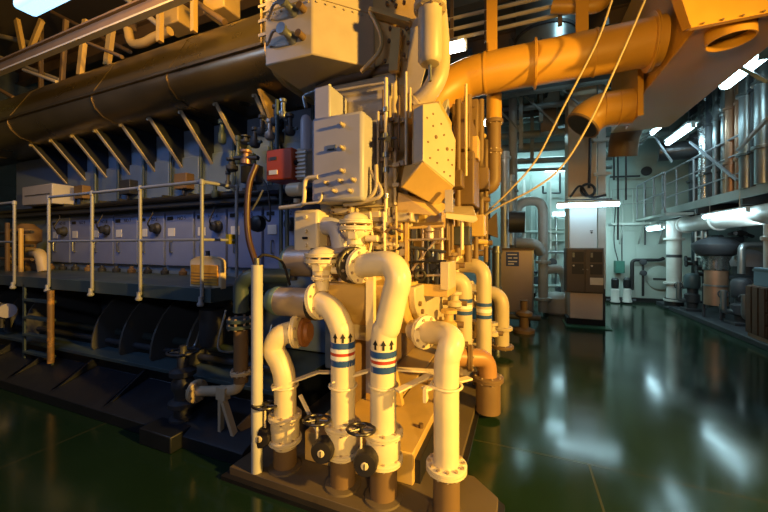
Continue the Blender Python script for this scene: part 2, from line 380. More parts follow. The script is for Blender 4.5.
r2 = rail_thing('guard_rail', 'short grey guard rail at the far left beyond the ladder gap', [(-6.3,2.27),(-7.2,2.27),(-8.1,2.27)], 2.30, 1.77, 1.2, .017)
MB().cyl((-6.3,2.27,2.30),(-9,2.27,2.30), .017).build('top_rail', railm, r2)
MB().cyl((-6.3,2.27,1.77),(-9,2.27,1.77), .014).build('middle_rail', railm, r2)
lad = T('step_ladder', 'dark teal steel ladder with four treads below the rail gap', 'ladder', (-5.9,2.3,.2))
MB().bar((-6.12,2.3,.22),(-6.12,2.3,1.2), .05, .02, V((0,1,0))).build('stringer', eteal, lad)
MB().bar((-5.46,2.3,.22),(-5.46,2.3,1.2), .05, .02, V((0,1,0))).build('stringer', eteal, lad)
for k in range(4): MB().box2((-6.10,2.27,.30+.23*k),(-5.47,2.35,.325+.23*k)).build('tread', eteal, lad)
tag(MB().cyl((-5.36,2.25,.27),(-5.36,2.25,1.165), .034).build('support_post', M('post_lit_band_paint', (.16,.10,.05), .5, rust=(.45,.24,.06), rustamt=.5)), 'upright support post beside the ladder with orange light painted on', 'post')  # orange patches paint bands of warm light onto the brown post
cb = T('control_box', 'grey control box at the far left end above the guard rail', 'control box', (-7.6,3.1,2.4))
MB().box2(aY(22,206,3.05), aY(52,183,3.05)+V((0,.32,0))).build('body', eplate, cb, .015)
MB().box2(aY(24,196,3.03), aY(49,193,3.03)+V((0,.02,0))).build('name_strip', dark, cb)

# sight glass lantern on the platform
sg = T('sight_box', 'cream domed tank with amber window standing on the walkway edge', 'tank', aY(209,287,2.45))
a, b = aY(194,287,2.45), aY(225,262,2.45); w = b.x-a.x; h = b.z-a.z
poly = [(a.x,2.40,a.z),(b.x,2.40,a.z),(b.x,2.40,b.z)]+[(a.x+w/2+w/2*math.cos(t*math.pi/10), 2.40, b.z+.06*math.sin(t*math.pi/10)) for t in range(1,10)]+[(a.x,2.40,b.z)]
MB().prism(poly, (0,.07,0)).build('shell', cream, sg, .012)
MB().box2((a.x+.035,2.385,a.z+.035),(b.x-.03,2.41,b.z-.03)).build('window', amber, sg, .004)
for k in range(4): MB().box2((a.x+.04,2.382,a.z+.06+.03*k),(b.x-.035,2.388,a.z+.066+.03*k)).build('scale_mark', brownp, sg)
MB().cyl((a.x+w/2,2.435,b.z+.05),(a.x+w/2,2.435,b.z+.11), .02).build('filler_cap', dark, sg)

# ================================================================== TOP HOUSING
th = T('air_housing', 'massive chamfered engine housing at the top centre, yellow on its angled face', 'housing', (-1.6,3,3.28))
xy = [(-2.06,2.3),(-1.575,2.3),(-1.19,2.685),(-1.19,3.7),(-2.06,3.7)]
MB().pz(3.28, 5.4, xy).build('body', epaint, th, .012)
MB().prism([(-2.07,2.285,3.74),(-1.57,2.285,3.74),(-1.175,2.68,3.74),(-1.175,3.7,3.74),(-2.07,3.7,3.74)], (0,0,.014)).build('joint_band', epaint, th)
for t in range(7):
    q = V((-1.575,2.3,0)).lerp(V((-1.19,2.685,0)), (t+.5)/7); bolt(th, (q.x,q.y,3.715), (1,-1,0), .009, .012, epaint)
    bolt(th, (-2.03+.07*t,2.3,3.715), (0,-1,0), .009, .012, epaint)
for k, (px, py) in enumerate(((294,12),(293,39))):
    p = aY(px, py, 2.3)
    ln = MB().lathe(p, (0,-1,0), [(.05,0),(.05,.03),(.035,.05),(.03,.12),(.045,.13),(.045,.16)], 14).build('inspection_lamp', silver, th)
    MB().smooth([p+V((.0,-.1,0)), p+V((-.1,-.12,.02)), p+V((-.2,-.06,-.01)), p+V((-.26,-.02,.0))], .012, 8).build('cable', steel, ln)
    MB().cyl(p+V((.1,0,-.01)), p+V((.1,-.07,-.01)), .03).build('plug', brownp, ln)
cg = T('cable_riser', 'bundle bracket of vertical tubes clipped beside the top housing', 'pipe', aY(266,40,2.35))
for dx in (-.05, .0, .05): MB().cyl(aY(266,42,2.32)+V((dx,0,0)), aY(266,-30,2.32)+V((dx,0,0)), .012, 8).build('riser', eyellow, cg)
for py in (5, 20, 34): MB().box(aY(266,py,2.31), (.16,.02,.025)).build('clip', epaint, cg)
# dark pipe under the housing
tag(MB().tube([aY(318,92,2.75), aY(340,80,2.75), aY(398,68,2.75), aY(404,80,2.8)], .05, .06).build('oil_pipe', brownp), 'dark brown pipe slung under the chamfered top housing', 'pipe')
tag(MB().tube([aY(328,92,2.55), aY(384,83,2.55)], .012, .06).build('thin_pipe', epaint), 'thin pale pipe just below the dark pipe under top housing', 'pipe')

# ================================================================== TURBO ASSEMBLY upper right
tb = T('turbocharger', 'yellow turbocharger casing with bolted plates beside the top housing', 'turbocharger', (-.95,3,2.4))
MB().hull([aY(376,-20,2.66),aY(412,-20,2.7),aY(420,40,2.72),aY(412,90,2.74),aY(362,74,2.72),aY(376,50,2.72),
           aY(376,-20,3.3),aY(412,-20,3.3),aY(418,90,3.3)]).build('casing', eyellow, tb, .01)
rib = MB().smooth([aY(370,11,2.58),aY(381,35,2.58),aY(379,52,2.58),aY(361,72,2.58)], .02, 8).build('curved_rib', eyellow, tb)
MB().bar(aY(371,12,2.6),aY(411,24,2.62),.10,.03).build('web', eyellow, tb)
MB().bar(aY(397,30,2.62),aY(394,72,2.62),.08,.05,V((0,1,0))).build('rib', eyellow, tb)
for (px,py) in ((387,5),(396,7),(404,4),(392,1),(402,34),(399,45),(407,30),(408,44),(404,56),(399,62),(390,30),(389,42),(385,62)):
    bolt(tb, aY(px,py,2.66), (.4,-1,0), .014, .03, brownp)
MB().hull([aY(411,25,2.64),aY(420,12,2.64),aY(428,60,2.66),aY(418,98,2.68),aY(404,92,2.68),aY(411,25,2.8),aY(428,60,2.8),aY(418,98,2.8)]).build('side_plate', epaint, tb, .006)
cy = T('air_cylinder', 'short yellow vertical cylinder with bolted top flange by turbocharger', 'cylinder', aY(431,62,2.5))
c0 = aY(430,63,2.5); c1 = aY(430,10,2.5)
MB().lathe(c0, (0,0,1), [(.03,-.02),(.07,-.01),(.092,.02),(.092,(c1-c0).z)], 28).build('barrel', epaint, cy)
flange(cy, c1+V((0,0,.02)), (0,0,1), .125, .05, epaint, 8)
MB().cyl(c1+V((0,0,.02)), c1+V((0,0,.6)), .085).build('upper_pipe', epaint, cy)
MB().cyl(c0+V((0,0,-.14)), c0, .014, 10).build('rod', silver, cy)
eb = T('air_elbow', 'fat yellow elbow pipe curling down behind the short cylinder', 'pipe', aY(430,110,2.75))
MB().smooth([aY(437,10,2.78),aY(440,45,2.78),aY(439,72,2.76),aY(431,90,2.74),aY(419,103,2.74)], .082, 20).build('bend', epaint, eb)
flange(eb, aY(417,105,2.74), aY(420,106,2.74)-aY(434,92,2.74), .10, .05, epaint, 8)

# cover with studs
ac = T('cooler_cover', 'grey bolted cover box with round studs in the middle of the engine', 'cover', (-1.35,2.4,2.1))
a = aY(311,203,2.32); b = aY(363,109,2.32)
MB().box2((a.x,2.32,a.z),(b.x,2.62,b.z)).build('cover', eplate, ac, .03)
MB().box2((a.x-.03,2.60,a.z-.02),(b.x+.06,2.66,b.z+.02)).build('flange', epaint, ac, .006)
b2 = aY(330,84,2.36); MB().box2((a.x,2.36,b.z-.05),(b2.x,2.66,b2.z)).build('upper_box', eplate, ac, .015)
for (px,py) in ((343,125),(343,148),(343,171),(327,183),(341,181),(354,180),(335,191),(351,191)):
    q = aY(px,py,2.32); st = MB().lathe(q, (0,-1,0), [(.022,0),(.022,.008),(.013,.01),(.013,.045),(.009,.05)], 12).build('stud', epaint, ac)
q = aY(331,148,2.318); MB().box(q, (.085,.006,.045)).build('maker_plate', silver, ac)
MB().box(q+V((0,-.004,-.012)), (.06,.004,.012)).build('plate_mark', black, ac)
bkc = T('engine_housing', 'pale yellow engine column behind the studded cover', 'column', (-1.2,3,1.4))
MB().box2((-1.75,2.68,1.35),(-.98,3.6,3.2)).build('body', epaint, bkc, .02)
MB().box2(aY(379,205,2.74), aY(408,82,2.74)+V((0,.4,0))).build('side_panel', eyellow, bkc, .01)
MB().box2(aY(412,160,2.6), aY(440,100,2.6)+V((0,.5,0))).build('inner_panel', eyellow, bkc, .01)
vp = T('vent_pipe', 'thin yellow vertical pipe with clamps right of the studded cover', 'pipe', aY(386,215,2.48))
MB().cyl(aY(386,222,2.48), aY(386,78,2.48), .016, 10).build('tube', cream, vp)
for py in (110,136,155,170,196): MB().lathe(aY(386,py,2.48), (0,0,1), [(.016,-.02),(.027,-.018),(.027,.018),(.016,.02)], 10).build('clamp', silver, vp)
tag(MB().cyl(aY(406,165,2.5), aY(406,72,2.5), .010, 10).build('thin_pipe', cream), 'slim cream pipe standing in front of the angled gearbox plate', 'pipe')
tag(MB().cyl(aY(378,195,2.55), aY(378,112,2.55), .012, 10).build('thin_pipe', epaint), 'slim pipe between the studded cover and the clamped pipe', 'pipe')
lv = T('lever_switch', 'small black lever switch on the thin pipe beside studded cover', 'switch', aY(386,139,2.44))
MB().bar(aY(378,139,2.43), aY(397,138,2.43), .02, .014).build('lever', black, lv)
MB().cyl(aY(388,139,2.47), aY(388,139,2.40), .022, 12).build('pivot', dark, lv)
for i, r in enumerate((.10,.15)):
    tag(MB().tube([aY(376-i*5,165+i*6,2.42), aY(377+i*8,190+i*6,2.40), aY(366-i*2,202,2.40), aY(350-i*6,205,2.42)], .016, .1).build('curved_pipe', epaint), ('inner' if i == 0 else 'outer')+' curved pipe wrapping below the studded cover corner', 'pipe')
for i, px in enumerate((371,374)):
    pass
# angled gearbox box
gb = T('gear_box', 'angular yellow box with perforated face hanging under the turbocharger', 'housing', aY(430,205,2.6))
def onpl(px, py, p0, n):
    d = ray(px, py); return CAMP+d*((p0-CAMP).dot(n)/d.dot(n))
A0 = aY(423,161,2.36); B0 = aY(454,187,2.66); C0 = aY(424,104,2.40)
nrm = (B0-A0).cross(C0-A0).normalized(); nrm = nrm if nrm.y < 0 else -nrm
pl = [onpl(x,y,A0,nrm) for x,y in ((423,161),(423,104),(438,102),(449,122),(456,140),(455,187))]
MB().hull(pl+[p-nrm*.10 for p in pl]).build('face_plate', epaint, gb, .008)
D0 = aY(400,187,2.40); n2 = (B0-A0).cross(D0-A0).normalized()
E0 = onpl(437,207,A0,n2)
bk_ = V((-.10,.42,.10))
MB().hull([A0,D0,E0,B0,A0+bk_,D0+bk_,E0+bk_,B0+bk_,aY(404,166,2.55)]).build('lower_box', eyellow, gb, .012)
for (px,py,k) in ((436,137,0),(447,149,0),(428,142,1),(437,163,1),(444,172,1),(433,114,1),(450,176,1),(441,124,1),(430,158,1),(448,160,1),(438,150,1),(452,165,1),(427,118,1),(444,135,1),(433,126,1),(452,150,1)):
    bolt(gb, onpl(px,py,A0,nrm)-nrm*.004, nrm, .015 if k == 0 else .008, .009, brownp, 'bolt_hole', 12)
MB().hull([aY(398,192,2.6),aY(450,205,2.75),aY(436,216,2.6),aY(396,213,2.6),aY(450,205,3.1),aY(398,192,3.0)]).build('under_funnel', eyellow, gb, .008)
MB().box2(aY(414,158,2.42), aY(422,120,2.42)+V((0,.15,0))).build('side_switch_box', eplate, gb, .006)
MB().bar(aY(449,190,2.6), aY(449,212,2.6), .06, .02, V((0,1,0))).build('support_leg', epaint, gb)

# ================================================================== ORANGE BOX
ob = T('alarm_box', 'orange red steel control box with white label left of the studded cover', 'control box', aY(276,181,2.42))
a = aY(266,181,2.40); b = aY(290,147,2.40)
MB().box2((a.x,2.40,a.z),(b.x+.02,2.62,b.z)).build('body', orange, ob, .012)
MB().box2((a.x+.04,2.392,a.z+.05),(a.x+.13,2.402,a.z+.09)).build('label_plate', labelw, ob)
MB().box2((a.x+.05,2.394,a.z+.18),(a.x+.12,2.402,a.z+.21)).build('name_plate', dark, ob)
MB().cyl((b.x+.005,2.45,a.z+.15),(b.x+.045,2.45,a.z+.15), .025, 12).build('knob', black, ob)
hb = T('heater_coil', 'white ribbed element box right behind the orange control box', 'heater', (b.x+.1,2.5,a.z))
MB().box2((b.x+.025,2.46,a.z),(b.x+.12,2.64,b.z)).build('body', epaint, hb, .006)
for k in range(7): MB().box2((b.x+.025,2.445,a.z+.02+.035*k),(b.x+.125,2.465,a.z+.035+.035*k)).build('rib', labelw, hb)
mt = T('small_motor', 'short cream motor cylinder below the orange control box', 'motor', aY(297,192,2.4))
MB().lathe(aY(290,190,2.42), (1,0,.0), [(.03,-.02),(.055,-.01),(.06,.02),(.06,.13),(.04,.15)], 20).build('body', cream, mt)
MB().cyl(aY(297,199,2.42), aY(297,203,2.42), .03).build('foot', epaint, mt)
tag(MB().tube([aY(318,177,2.32), aY(305,178,2.32), aY(304,205,2.32), aY(280,208,2.34)], .018, .05).build('bent_pipe', cream), 'cream bent pipe dropping from behind the orange box to a tray', 'pipe')
tag(MB().tube([aY(322,192,2.30), aY(321,202,2.30), aY(304,204,2.30)], .010, .04).build('bent_pipe', cream), 'short thin pipe bracket under the left edge of studded cover', 'pipe')
# left clutter between rail and cover
tag(MB().smooth([aY(256,165,2.4),aY(249,185,2.35),aY(247,215,2.33),aY(249,240,2.32),aY(256,263,2.32)], .028, 12).build('rubber_hose', hose), 'thick brown rubber hose hanging down beside the orange box', 'hose')
tag(MB().smooth([aY(252,210,2.38),aY(258,200,2.4),aY(263,190,2.42)], .010, 8).build('thin_hose', silver), 'thin pale hose branching off the thick brown hose', 'hose')
gv = T('fuel_valve', 'small bronze valve cluster above the brown rubber hose', 'valve', aY(246,157,2.45))
MB().lathe(aY(246,160,2.45), (0,0,1), [(.05,-.04),(.05,0),(.03,.02),(.03,.06),(.055,.07),(.055,.09)], 14).build('body', copper, gv)
MB().cyl(aY(235,158,2.45), aY(258,158,2.45), .022, 10).build('port', dark, gv)
mg = T('round_motor', 'small black round motor on the engine side behind the hose', 'motor', aY(260,224,2.9))
MB().lathe(aY(260,224,2.95), (0,-1,0), [(.09,0),(.095,.03),(.085,.08),(.05,.1)], 20).build('body', black, mg)
MB().smooth([aY(262,215,2.86),aY(270,220,2.84),aY(268,190,2.88),aY(262,178,2.9)], .010, 8).build('cable', cable, mg)
for i, (px, y0, y1, r) in enumerate(((287,205,262,.022),(281,150,262,.02),(277,100,150,.02),(311,20,0,0))):
    if r: tag(MB().cyl(aY(px,y0,2.7), aY(px,y1,2.7), r, 10).build('vertical_pipe', eteal), ('teal pipe just left of the white pump block','thin teal pipe under the orange box','thin dark pipe above the orange box')[i], 'pipe')
sw = T('steel_filter', 'grey upright filter canister left of the studded cover', 'filter', aY(306,150,2.5))
MB().lathe(aY(306,150,2.5), (0,0,1), [(.03,-.02),(.05,0),(.05,.26),(.035,.3),(.02,.31)], 16).build('canister', eplate, sw)
MB().tube([aY(306,108,2.5),aY(303,96,2.5),aY(318,90,2.5),aY(330,86,2.42)], .016, .04).build('outlet_pipe', silver, sw)
for i,(px,py) in enumerate(((283,112),(276,118),(262,128),(255,140),(290,127),(270,132))):
    p = aY(px,py,2.8); q = T('pipe_fitting', ('silver valve stem nearest the filter canister','small dark pump fitting left of the silver stem','dark fitting above the orange box corner','leftmost dark fitting above the bronze valve','small fitting right above the orange box','squat dark fitting over the middle of the orange box')[i], 'fitting', p)
    MB().lathe(p, (0,0,1), [(.04,-.08),(.055,-.06),(.055,-.01),(.025,.0),(.025,.09),(.04,.1),(.04,.13)], 12).build('body', (silver,dark,dark,dark,dark,steel)[i], q)
    MB().cyl(p+V((-.09,0,-.03)), p+V((.09,0,-.03)), .016, 8).build('cross_pipe', eteal, q)

# ================================================================== PUMP BLOCK AND CYLINDERS
pb = T('pump_block', 'cream white pump block with bolt heads below the studded cover', 'pump', aY(306,260,2.4))
a = aY(293,260,2.36); b = aY(318,209,2.36)
MB().box2((a.x,2.36,a.z),(b.x,2.62,b.z)).build('body', cream, pb, .025)
for py in (217,231,245): bolt(pb, aY(306,py,2.36), (0,-1,0), .017, .02, cream, 'bolt', 10)
MB().box(aY(305,238,2.355), (.05,.012,.02)).build('slot', black, pb)
tl = MB().bar(aY(311,249,2.33), aY(330,248,2.33), .016, .012).build('lever', black, pb)
tag(MB().tube([aY(318,226,2.46), aY(338,226,2.46), aY(343,262,2.46)], .078, .13, 18).build('grey_elbow', eplate), 'smooth grey elbow duct leaving the white pump block', 'pipe')
tcap = M('teal_cap_paint', (.16,.26,.25), .4)
hx = T('heat_exchanger', 'brushed steel horizontal cylinder with teal end cap at left', 'cylinder', aY(297,315,2.1))
c0 = aY(281,301,2.12); c1 = aY(313,301,2.12); c1.z = c0.z
MB().cyl(c0, c1, .112, 30).build('shell', steel, hx)
MB().lathe(c0, (-1,0,0), [(.115,0),(.115,.03),(.112,.05),(.09,.10),(.04,.13)], 28).build('end_cap', tcap, hx)
flange(hx, c1+V((.02,0,0)), (1,0,0), .125, .05, black, 10, br=.010)
MB().cyl(c0+V((-.08,0,.0)), c0+V((-.16,0,0)), .02, 10).build('plug', cream, hx)
hx2 = T('heat_exchanger', 'upper brushed steel cylinder tucked behind the cream valve body', 'cylinder', aY(310,280,2.5))
c0 = aY(292,261,2.45); c1 = aY(350,261,2.45); c1.z = c0.z
MB().cyl(c0, c1, .135, 30).build('shell', steel, hx2)
MB().lathe(c0, (-1,0,0), [(.138,0),(.138,.015),(.11,.06),(.05,.08)], 28).build('end_cap', tcap, hx2)
def check_valve(p, ht, sc, label):
    t = T('check_valve', label, 'valve', p)
    MB().lathe(p, (0,0,1), [(.052*sc,0),(.052*sc,ht*.34),(.07*sc,ht*.38),(.07*sc,ht*.50),(.105*sc,ht*.60),(.11*sc,ht*.70)], 24).build('neck', cream, t)
    flange(t, p+V((0,0,ht*.30)), (0,0,1), .082*sc, ht*.08, cream, 6, 'neck_flange', .009)
    flange(t, p+V((0,0,ht*.72)), (0,0,1), .130*sc, ht*.10, cream, 8, 'lower_flange', .012)
    flange(t, p+V((0,0,ht*.86)), (0,0,1), .130*sc, ht*.10, cream, 0, 'upper_flange')
    MB().lathe(p+V((0,0,ht*.91)), (0,0,1), [(.10*sc,0),(.085*sc,ht*.08),(.05*sc,ht*.13),(.02*sc,ht*.16)], 20).build('cap', cream, t)
    MB().box(p+V((.02,-.085*sc,ht*.56)), (.06*sc,.05,ht*.14)).build('name_boss', cream, t)
    MB().cyl(p+V((.1*sc,-.02,ht*.5)), p+V((.19*sc,-.02,ht*.5)), .025*sc, 12).build('side_port', cream, t)
    return t
check_valve(aY(322,290,2.12), .30, 1.0, 'cream bolted valve body above the second pipe elbow')
check_valve(aY(356,262,2.30), .36, 1.0, 'cream bolted valve body above the gooseneck flange, right of grey elbow')
# angled struts / small pieces behind
for i,(x,y,w,h) in enumerate(((378,232,.12,.1),(392,240,.1,.16),(372,215,.2,.06),(395,222,.14,.08),(405,212,.12,.05))):
    tag(MB().box(aY(x,y,2.66),(w,.12,h)).build('bracket_block', (epaint,cream)[i%2], None, .012), ('square yellow block behind the gooseneck pipe','tall block right behind the gooseneck top','flat long block under the studded cover corner','block beneath the angled box, left of open rack','small flat block just under the angled box')[i], 'block')

# ================================================================== FOUR FRONT PIPES
PY = 2.0
def front_pipe(label, pts, r, low, zf, bands=None, end=None, valve=True, vlabel='', wheel='', low_r=None):
    base = V(pts[0]); base.z = .08
    t = T('cooling_pipe', label, 'pipe', base)
    b0 = V((base.x, base.y, low))
    path = [b0]+[V(p) for p in pts[1:]]
    MB().smooth(path, r, 24, 9).build('tube', cream, t)
    MB().cyl(base, b0, (low_r or r*1.05), 24).build('brown_stub', brownp, t)
    MB().lathe(base, (0,0,1), [(r*1.5,0),(r*1.45,.012),(r*1.1,.02)], 24).build('floor_collar', deckp, t)
    if end:
        c, ax, R = end; flange(t, c, ax, R, .04, cream, 8, 'end_flange')
    if bands:
        for k, (z, h, m, nm) in enumerate(bands):
            MB().cyl((base.x,base.y,z-h/2),(base.x,base.y,z+h/2), r*1.012+.0005, 28).build(nm, m, t)
    return t
def arrows(t, x, y, z, r, s=.05):
    for da in (-.62, 0, .62):
        a = math.atan2(-y, -x)+da
        c = V((x+math.cos(a)*r*1.015, y+math.sin(a)*r*1.015, z)); tx = V((-math.sin(a), math.cos(a), 0)); nn = V((math.cos(a), math.sin(a), 0))
        pl = [(-.25,-.5),(.25,-.5),(.25,.1),(.6,.1),(0,.75),(-.6,.1),(-.25,.1)]
        MB().prism([c+tx*u*s*.62+V((0,0,w*s)) for u, w in pl], nn*.002).build('flow_arrow', black, t)
def butterfly(label, c, r, wheel_dir, hub_c, wheel_c, grp=None):
    """valve body clamped in a vertical pipe, black gear hub with a lying hand wheel above"""
    t = T('butterfly_valve', label, 'valve', V(c)-V((0,0,.1)))
    MB().lathe(V(c)-V((0,0,.065)), (0,0,1), [(r*1.25,0),(r*1.30,.01),(r*1.30,.12),(r*1.25,.13)], 28).build('body', cream, t)
    flange(t, V(c)+V((0,0,.085)), (0,0,1), r*1.5, .035, cream, 8, br=.010)
    flange(t, V(c)-V((0,0,.085)), (0,0,1), r*1.5, .035, cream, 8, br=.010)
    h = V(hub_c); d = (V(c)-h); d.z = 0; d.normalize()
    MB().cyl(h+d*.04, V(c)-d*r, .026, 12).build('neck', dark, t)
    face = V((.25,-1,.05)).normalized()
    g = MB().lathe(h-face*.06, face, [(.062,0),(.074,.012),(.074,.085),(.066,.10),(.036,.105)], 24).build('gear_hub', blackrub, t)
    MB().lathe(h+face*.044, face, [(.024,0),(.022,.006),(.010,.008)], 16).build('indicator_cap', cream, g)
    MB().box(h+face*.055, (.006,.006,.036)).build('indicator_mark', black, g)
    w = V(wheel_c); ax = V((0,.12,1)).normalized()
    wh = MB().ring(w, ax, .086, .010).build('hand_wheel', blackrub, t)
    u, v = basis(ax)
    for k in range(5):
        a = 2*math.pi*k/5; MB().cyl(w, w+(u*math.cos(a)+v*math.sin(a))*.086, .007, 6).build('spoke', blackrub, wh)
    MB().cyl(w-ax*.02, w+ax*.02, .016, 10).build('hub', blackrub, wh)
    MB().cyl(w, V((w.x, w.y, h.z)) , .008, 8).build('spindle', cream, t)
    MB().cyl(V((w.x, w.y, h.z+.01)), h, .012, 8).build('shaft', blackrub, t)
    return t
X1, X2, X3, X4 = -1.605, -1.12, -.82, -.41
def zat(px, py): return aY(px, py, PY).z
# pipe 1
p1 = [(X1,PY,0), (X1,PY,zat(285,385)), aY(281,364,2.0), aY(274,349,2.0), aY(280,336,2.02), aY(294,331,2.08)]
front_pipe('leftmost cream S-bend pipe rising from the base plate beside the white post', p1, .080, zat(285,446), 0, end=(aY(297,331,2.09), (1,.25,.06), .125))
p2 = [(X2,PY,0), (X2,PY,zat(342,345)), aY(340,325,2.0), aY(332,310,2.02), aY(320,302,2.06)]
sb = lambda px, py: zat(px, py)
t2 = front_pipe('second cream pipe from left, blue and red bands, elbow to steel cylinder', p2, .083, zat(342,456), 0,
    [(sb(342,343.3),.042,bandb,'blue_band'),(sb(342,348),.03,bandw,'white_band'),(sb(342,351.5),.02,bandr,'red_band'),(sb(342,355.5),.03,bandw,'white_band'),(sb(342,360.2),.042,bandb,'blue_band')],
    end=(aY(318,301,2.07), (1,-.05,.25), .135))
arrows(t2, X2, PY, zat(342,336), .083)
p3 = [(X3,PY,0), (X3,PY,zat(385,345)), aY(388,325,2.0), aY(394,298,2.0), aY(398,278,2.0), aY(391,265,2.03), aY(376,264,2.08), aY(362,266,2.14)]
t3 = front_pipe('tall cream gooseneck pipe with blue and red bands, second from right', p3, .085, zat(385,462), 0,
    [(sb(385,352.2),.042,bandb,'blue_band'),(sb(385,356.2),.02,bandw,'white_band'),(sb(385,359.2),.022,bandr,'red_band'),(sb(385,362.2),.02,bandw,'white_band'),(sb(385,366.5),.042,bandb,'blue_band')],
    end=(aY(360,266,2.14), (1,-.35,-.08), .125))
arrows(t3, X3, PY, zat(385,343), .085)
p4 = [(X4,PY,0), (X4,PY,zat(446,372)), aY(449,352,2.0), aY(452,341,2.04), aY(444,334,2.12), aY(428,332,2.22), aY(414,330,2.32)]
t4 = front_pipe('rightmost cream pipe with wide round flange low on it', p4, .076, zat(446,470), 0, end=(aY(425,332,2.23), (1,-.6,0), .115))
flange(t4, (X4,PY,zat(446,466)), (0,0,1), .122, .045, cream, 12, 'floor_flange')
bd = M('strainer_cover', (.025,.02,.018), .35)
ss = T('strainer', 'round black-rimmed strainer cover behind the gooseneck flange', 'strainer', aY(350,282,2.16))
flange(ss, aY(353,265,2.16), (1,-.5,0), .135, .05, bd, 10, 'cover')
MB().cyl(aY(352,265,2.18), aY(338,265,2.3), .1).build('barrel', brownp, ss)
od = T('orange_flange', 'orange brown disc flange right of the leftmost pipe elbow', 'flange', aY(306,340,2.16))
MB().lathe(aY(303,332,2.13), (1,.2,.06), [(.07,0),(.11,.005),(.11,.03),(.075,.035),(.07,.06)], 24).build('disc', M('orange_disc_paint', (.22,.09,.03), .5), od)
butterfly('butterfly valve with hand wheel on the leftmost front pipe', (X1,PY,zat(285,427)), .08, 0, aY(262,436,1.9), aY(265,405,1.9))
butterfly('butterfly valve with hand wheel on the second pipe from left', (X2,PY,zat(342,437)), .083, 0, aY(323,450,1.86), aY(317,420,1.88))
butterfly('butterfly valve with hand wheel on the gooseneck pipe', (X3,PY,zat(385,445)), .085, 0, aY(366,462,1.84), aY(361,429,1.86))
# support angle bars with U bolts
sp = T('pipe_support', 'cream zigzag angle iron bracing the front pipes at knee height', 'bracket', (-1,2.1,.9))
def sup(a, b): MB().bar(a, b, .05, .012).build('angle_bar', cream, sp); 
A = [aY(272,389,1.9), aY(318,372,2.12), aY(348,378,1.93), aY(377,368,2.1), aY(397,391,1.9), aY(432,374,2.12)]
sup(A[0],A[1]); sup(A[2]+V((-.12,0,-.04)),A[3]); sup(A[4],A[5]); sup(A[1],A[1]+V((.25,.1,0))); sup(A[3],A[3]+V((.5,.12,0)))
A2 = aY(424,389,1.9); sup(A2, aY(470,378,2.2)); MB().box(A2+V((.01,0,-.03)), (.02,.05,.08)).build('end_lug', cream, sp)
MB().bar(aY(371,258,2.22), aY(371,392,2.22), .06, .05, V((0,1,0))).build('upright', cream, sp)
MB().bar(aY(300,395,2.0), aY(318,432,2.0), .02, .02).build('brace', cream, sp)
for X, px in ((X1,285),(X2,342),(X3,385),(X4,446)):
    z = zat(px, 385); MB().ring((X,PY,z), (0,0,1), .092, .008).build('clamp_ring', cream, sp)
# white post
wp = T('white_post', 'tall white square-section post at the base plate corner', 'post', aZ(257,470,.08))
b0 = aZ(257,471,.08); top = b0.z+ (aY(257,265,b0.y).z-b0.z)
MB().cyl((b0.x,b0.y,.08),(b0.x,b0.y,top), .040, 20).build('tube', white, wp)
MB().cyl((b0.x+.0,b0.y,top),(b0.x,b0.y,top+.05), .02, 12).build('top_plug', silver, wp)
MB().smooth([(b0.x,b0.y,top+.04),aY(265,255,2.0),aY(282,262,2.1),aY(290,285,2.2)], .010, 8).build('cable', cable, wp)

# ================================================================== LEFT VALVE + PIPE
lp = T('drain_pipe', 'dark grey vertical pipe with double flange bending to a white branch', 'pipe', aY(240,380,2.15))
Y = 2.12
MB().cyl(aY(241,382,Y), aY(241,330,Y), .058, 20).build('lower_tube', brownp, lp)
MB().tube([aY(241,312,Y), aY(241,283,Y), aY(250,276,Y), aY(290,276,2.3)], .062, .1, 18).build('upper_tube', eteal, lp)
flange(lp, aY(240,320,Y), (0,0,1), .105, .03, eteal, 8); flange(lp, aY(240,326,Y), (0,0,1), .105, .03, eteal, 8)
MB().tube([aY(241,378,Y), aY(238,389,Y), aY(226,391,Y), aY(199,391,Y)], .043, .1, 18).build('branch', epaint, lp)
flange(lp, aY(241,372,Y), (0,0,1), .085, .03, epaint, 8); flange(lp, aY(197,391,Y), (1,0,0), .10, .04, epaint, 8)
gv = T('gate_valve', 'black gate valve with lying hand wheel at the bed edge', 'valve', aY(184,440,Y))
zb = .14; xv = aY(183,400,Y).x
MB().lathe((xv,Y,zb), (0,0,1), [(.11,0),(.11,.02),(.075,.03),(.075,.1),(.12,.12),(.12,.16),(.07,.18),(.07,.24),(.095,.28),(.095,.34),(.07,.38),(.11,.40),(.11,.44),(.05,.47),(.045,.56),(.03,.58),(.03,.66)], 22).build('body', dark, gv)
wz = aY(184,352,Y).z
wh = MB().ring((xv,Y,wz), (0,.05,1), .125, .012).build('hand_wheel', dark, gv)
for k in range(5):
    a = 2*math.pi*k/5; MB().cyl((xv,Y,wz),(xv+.125*math.cos(a),Y+.125*math.sin(a),wz), .008, 6).build('spoke', dark, wh)
MB().cyl((xv,Y,zb+.6),(xv,Y,wz+.05), .014, 10).build('stem', dark, gv)
ft = T('valve_plinth', 'stubby dark plinth on the floor under the gate valve', 'plinth', (xv,2.05,0))
MB().box2((xv-.2,1.86,0),(xv+.2,2.3,.14)).build('block', dkblue, ft, .01)
tr = T('trestle', 'small white A-shaped trestle holding the branch pipe', 'bracket', aY(222,440,Y))
MB().bar(aY(221,396,Y-.03), aY(221,443,Y-.03), .03, .04, V((0,1,0))).build('leg', epaint, tr)
MB().bar(aY(223,398,Y-.03), aY(237,443,Y-.03), .03, .05, V((0,1,0))).build('leg', epaint, tr)
MB().box(aY(223,393,Y-.03), (.10,.06,.10)).build('saddle', epaint, tr)
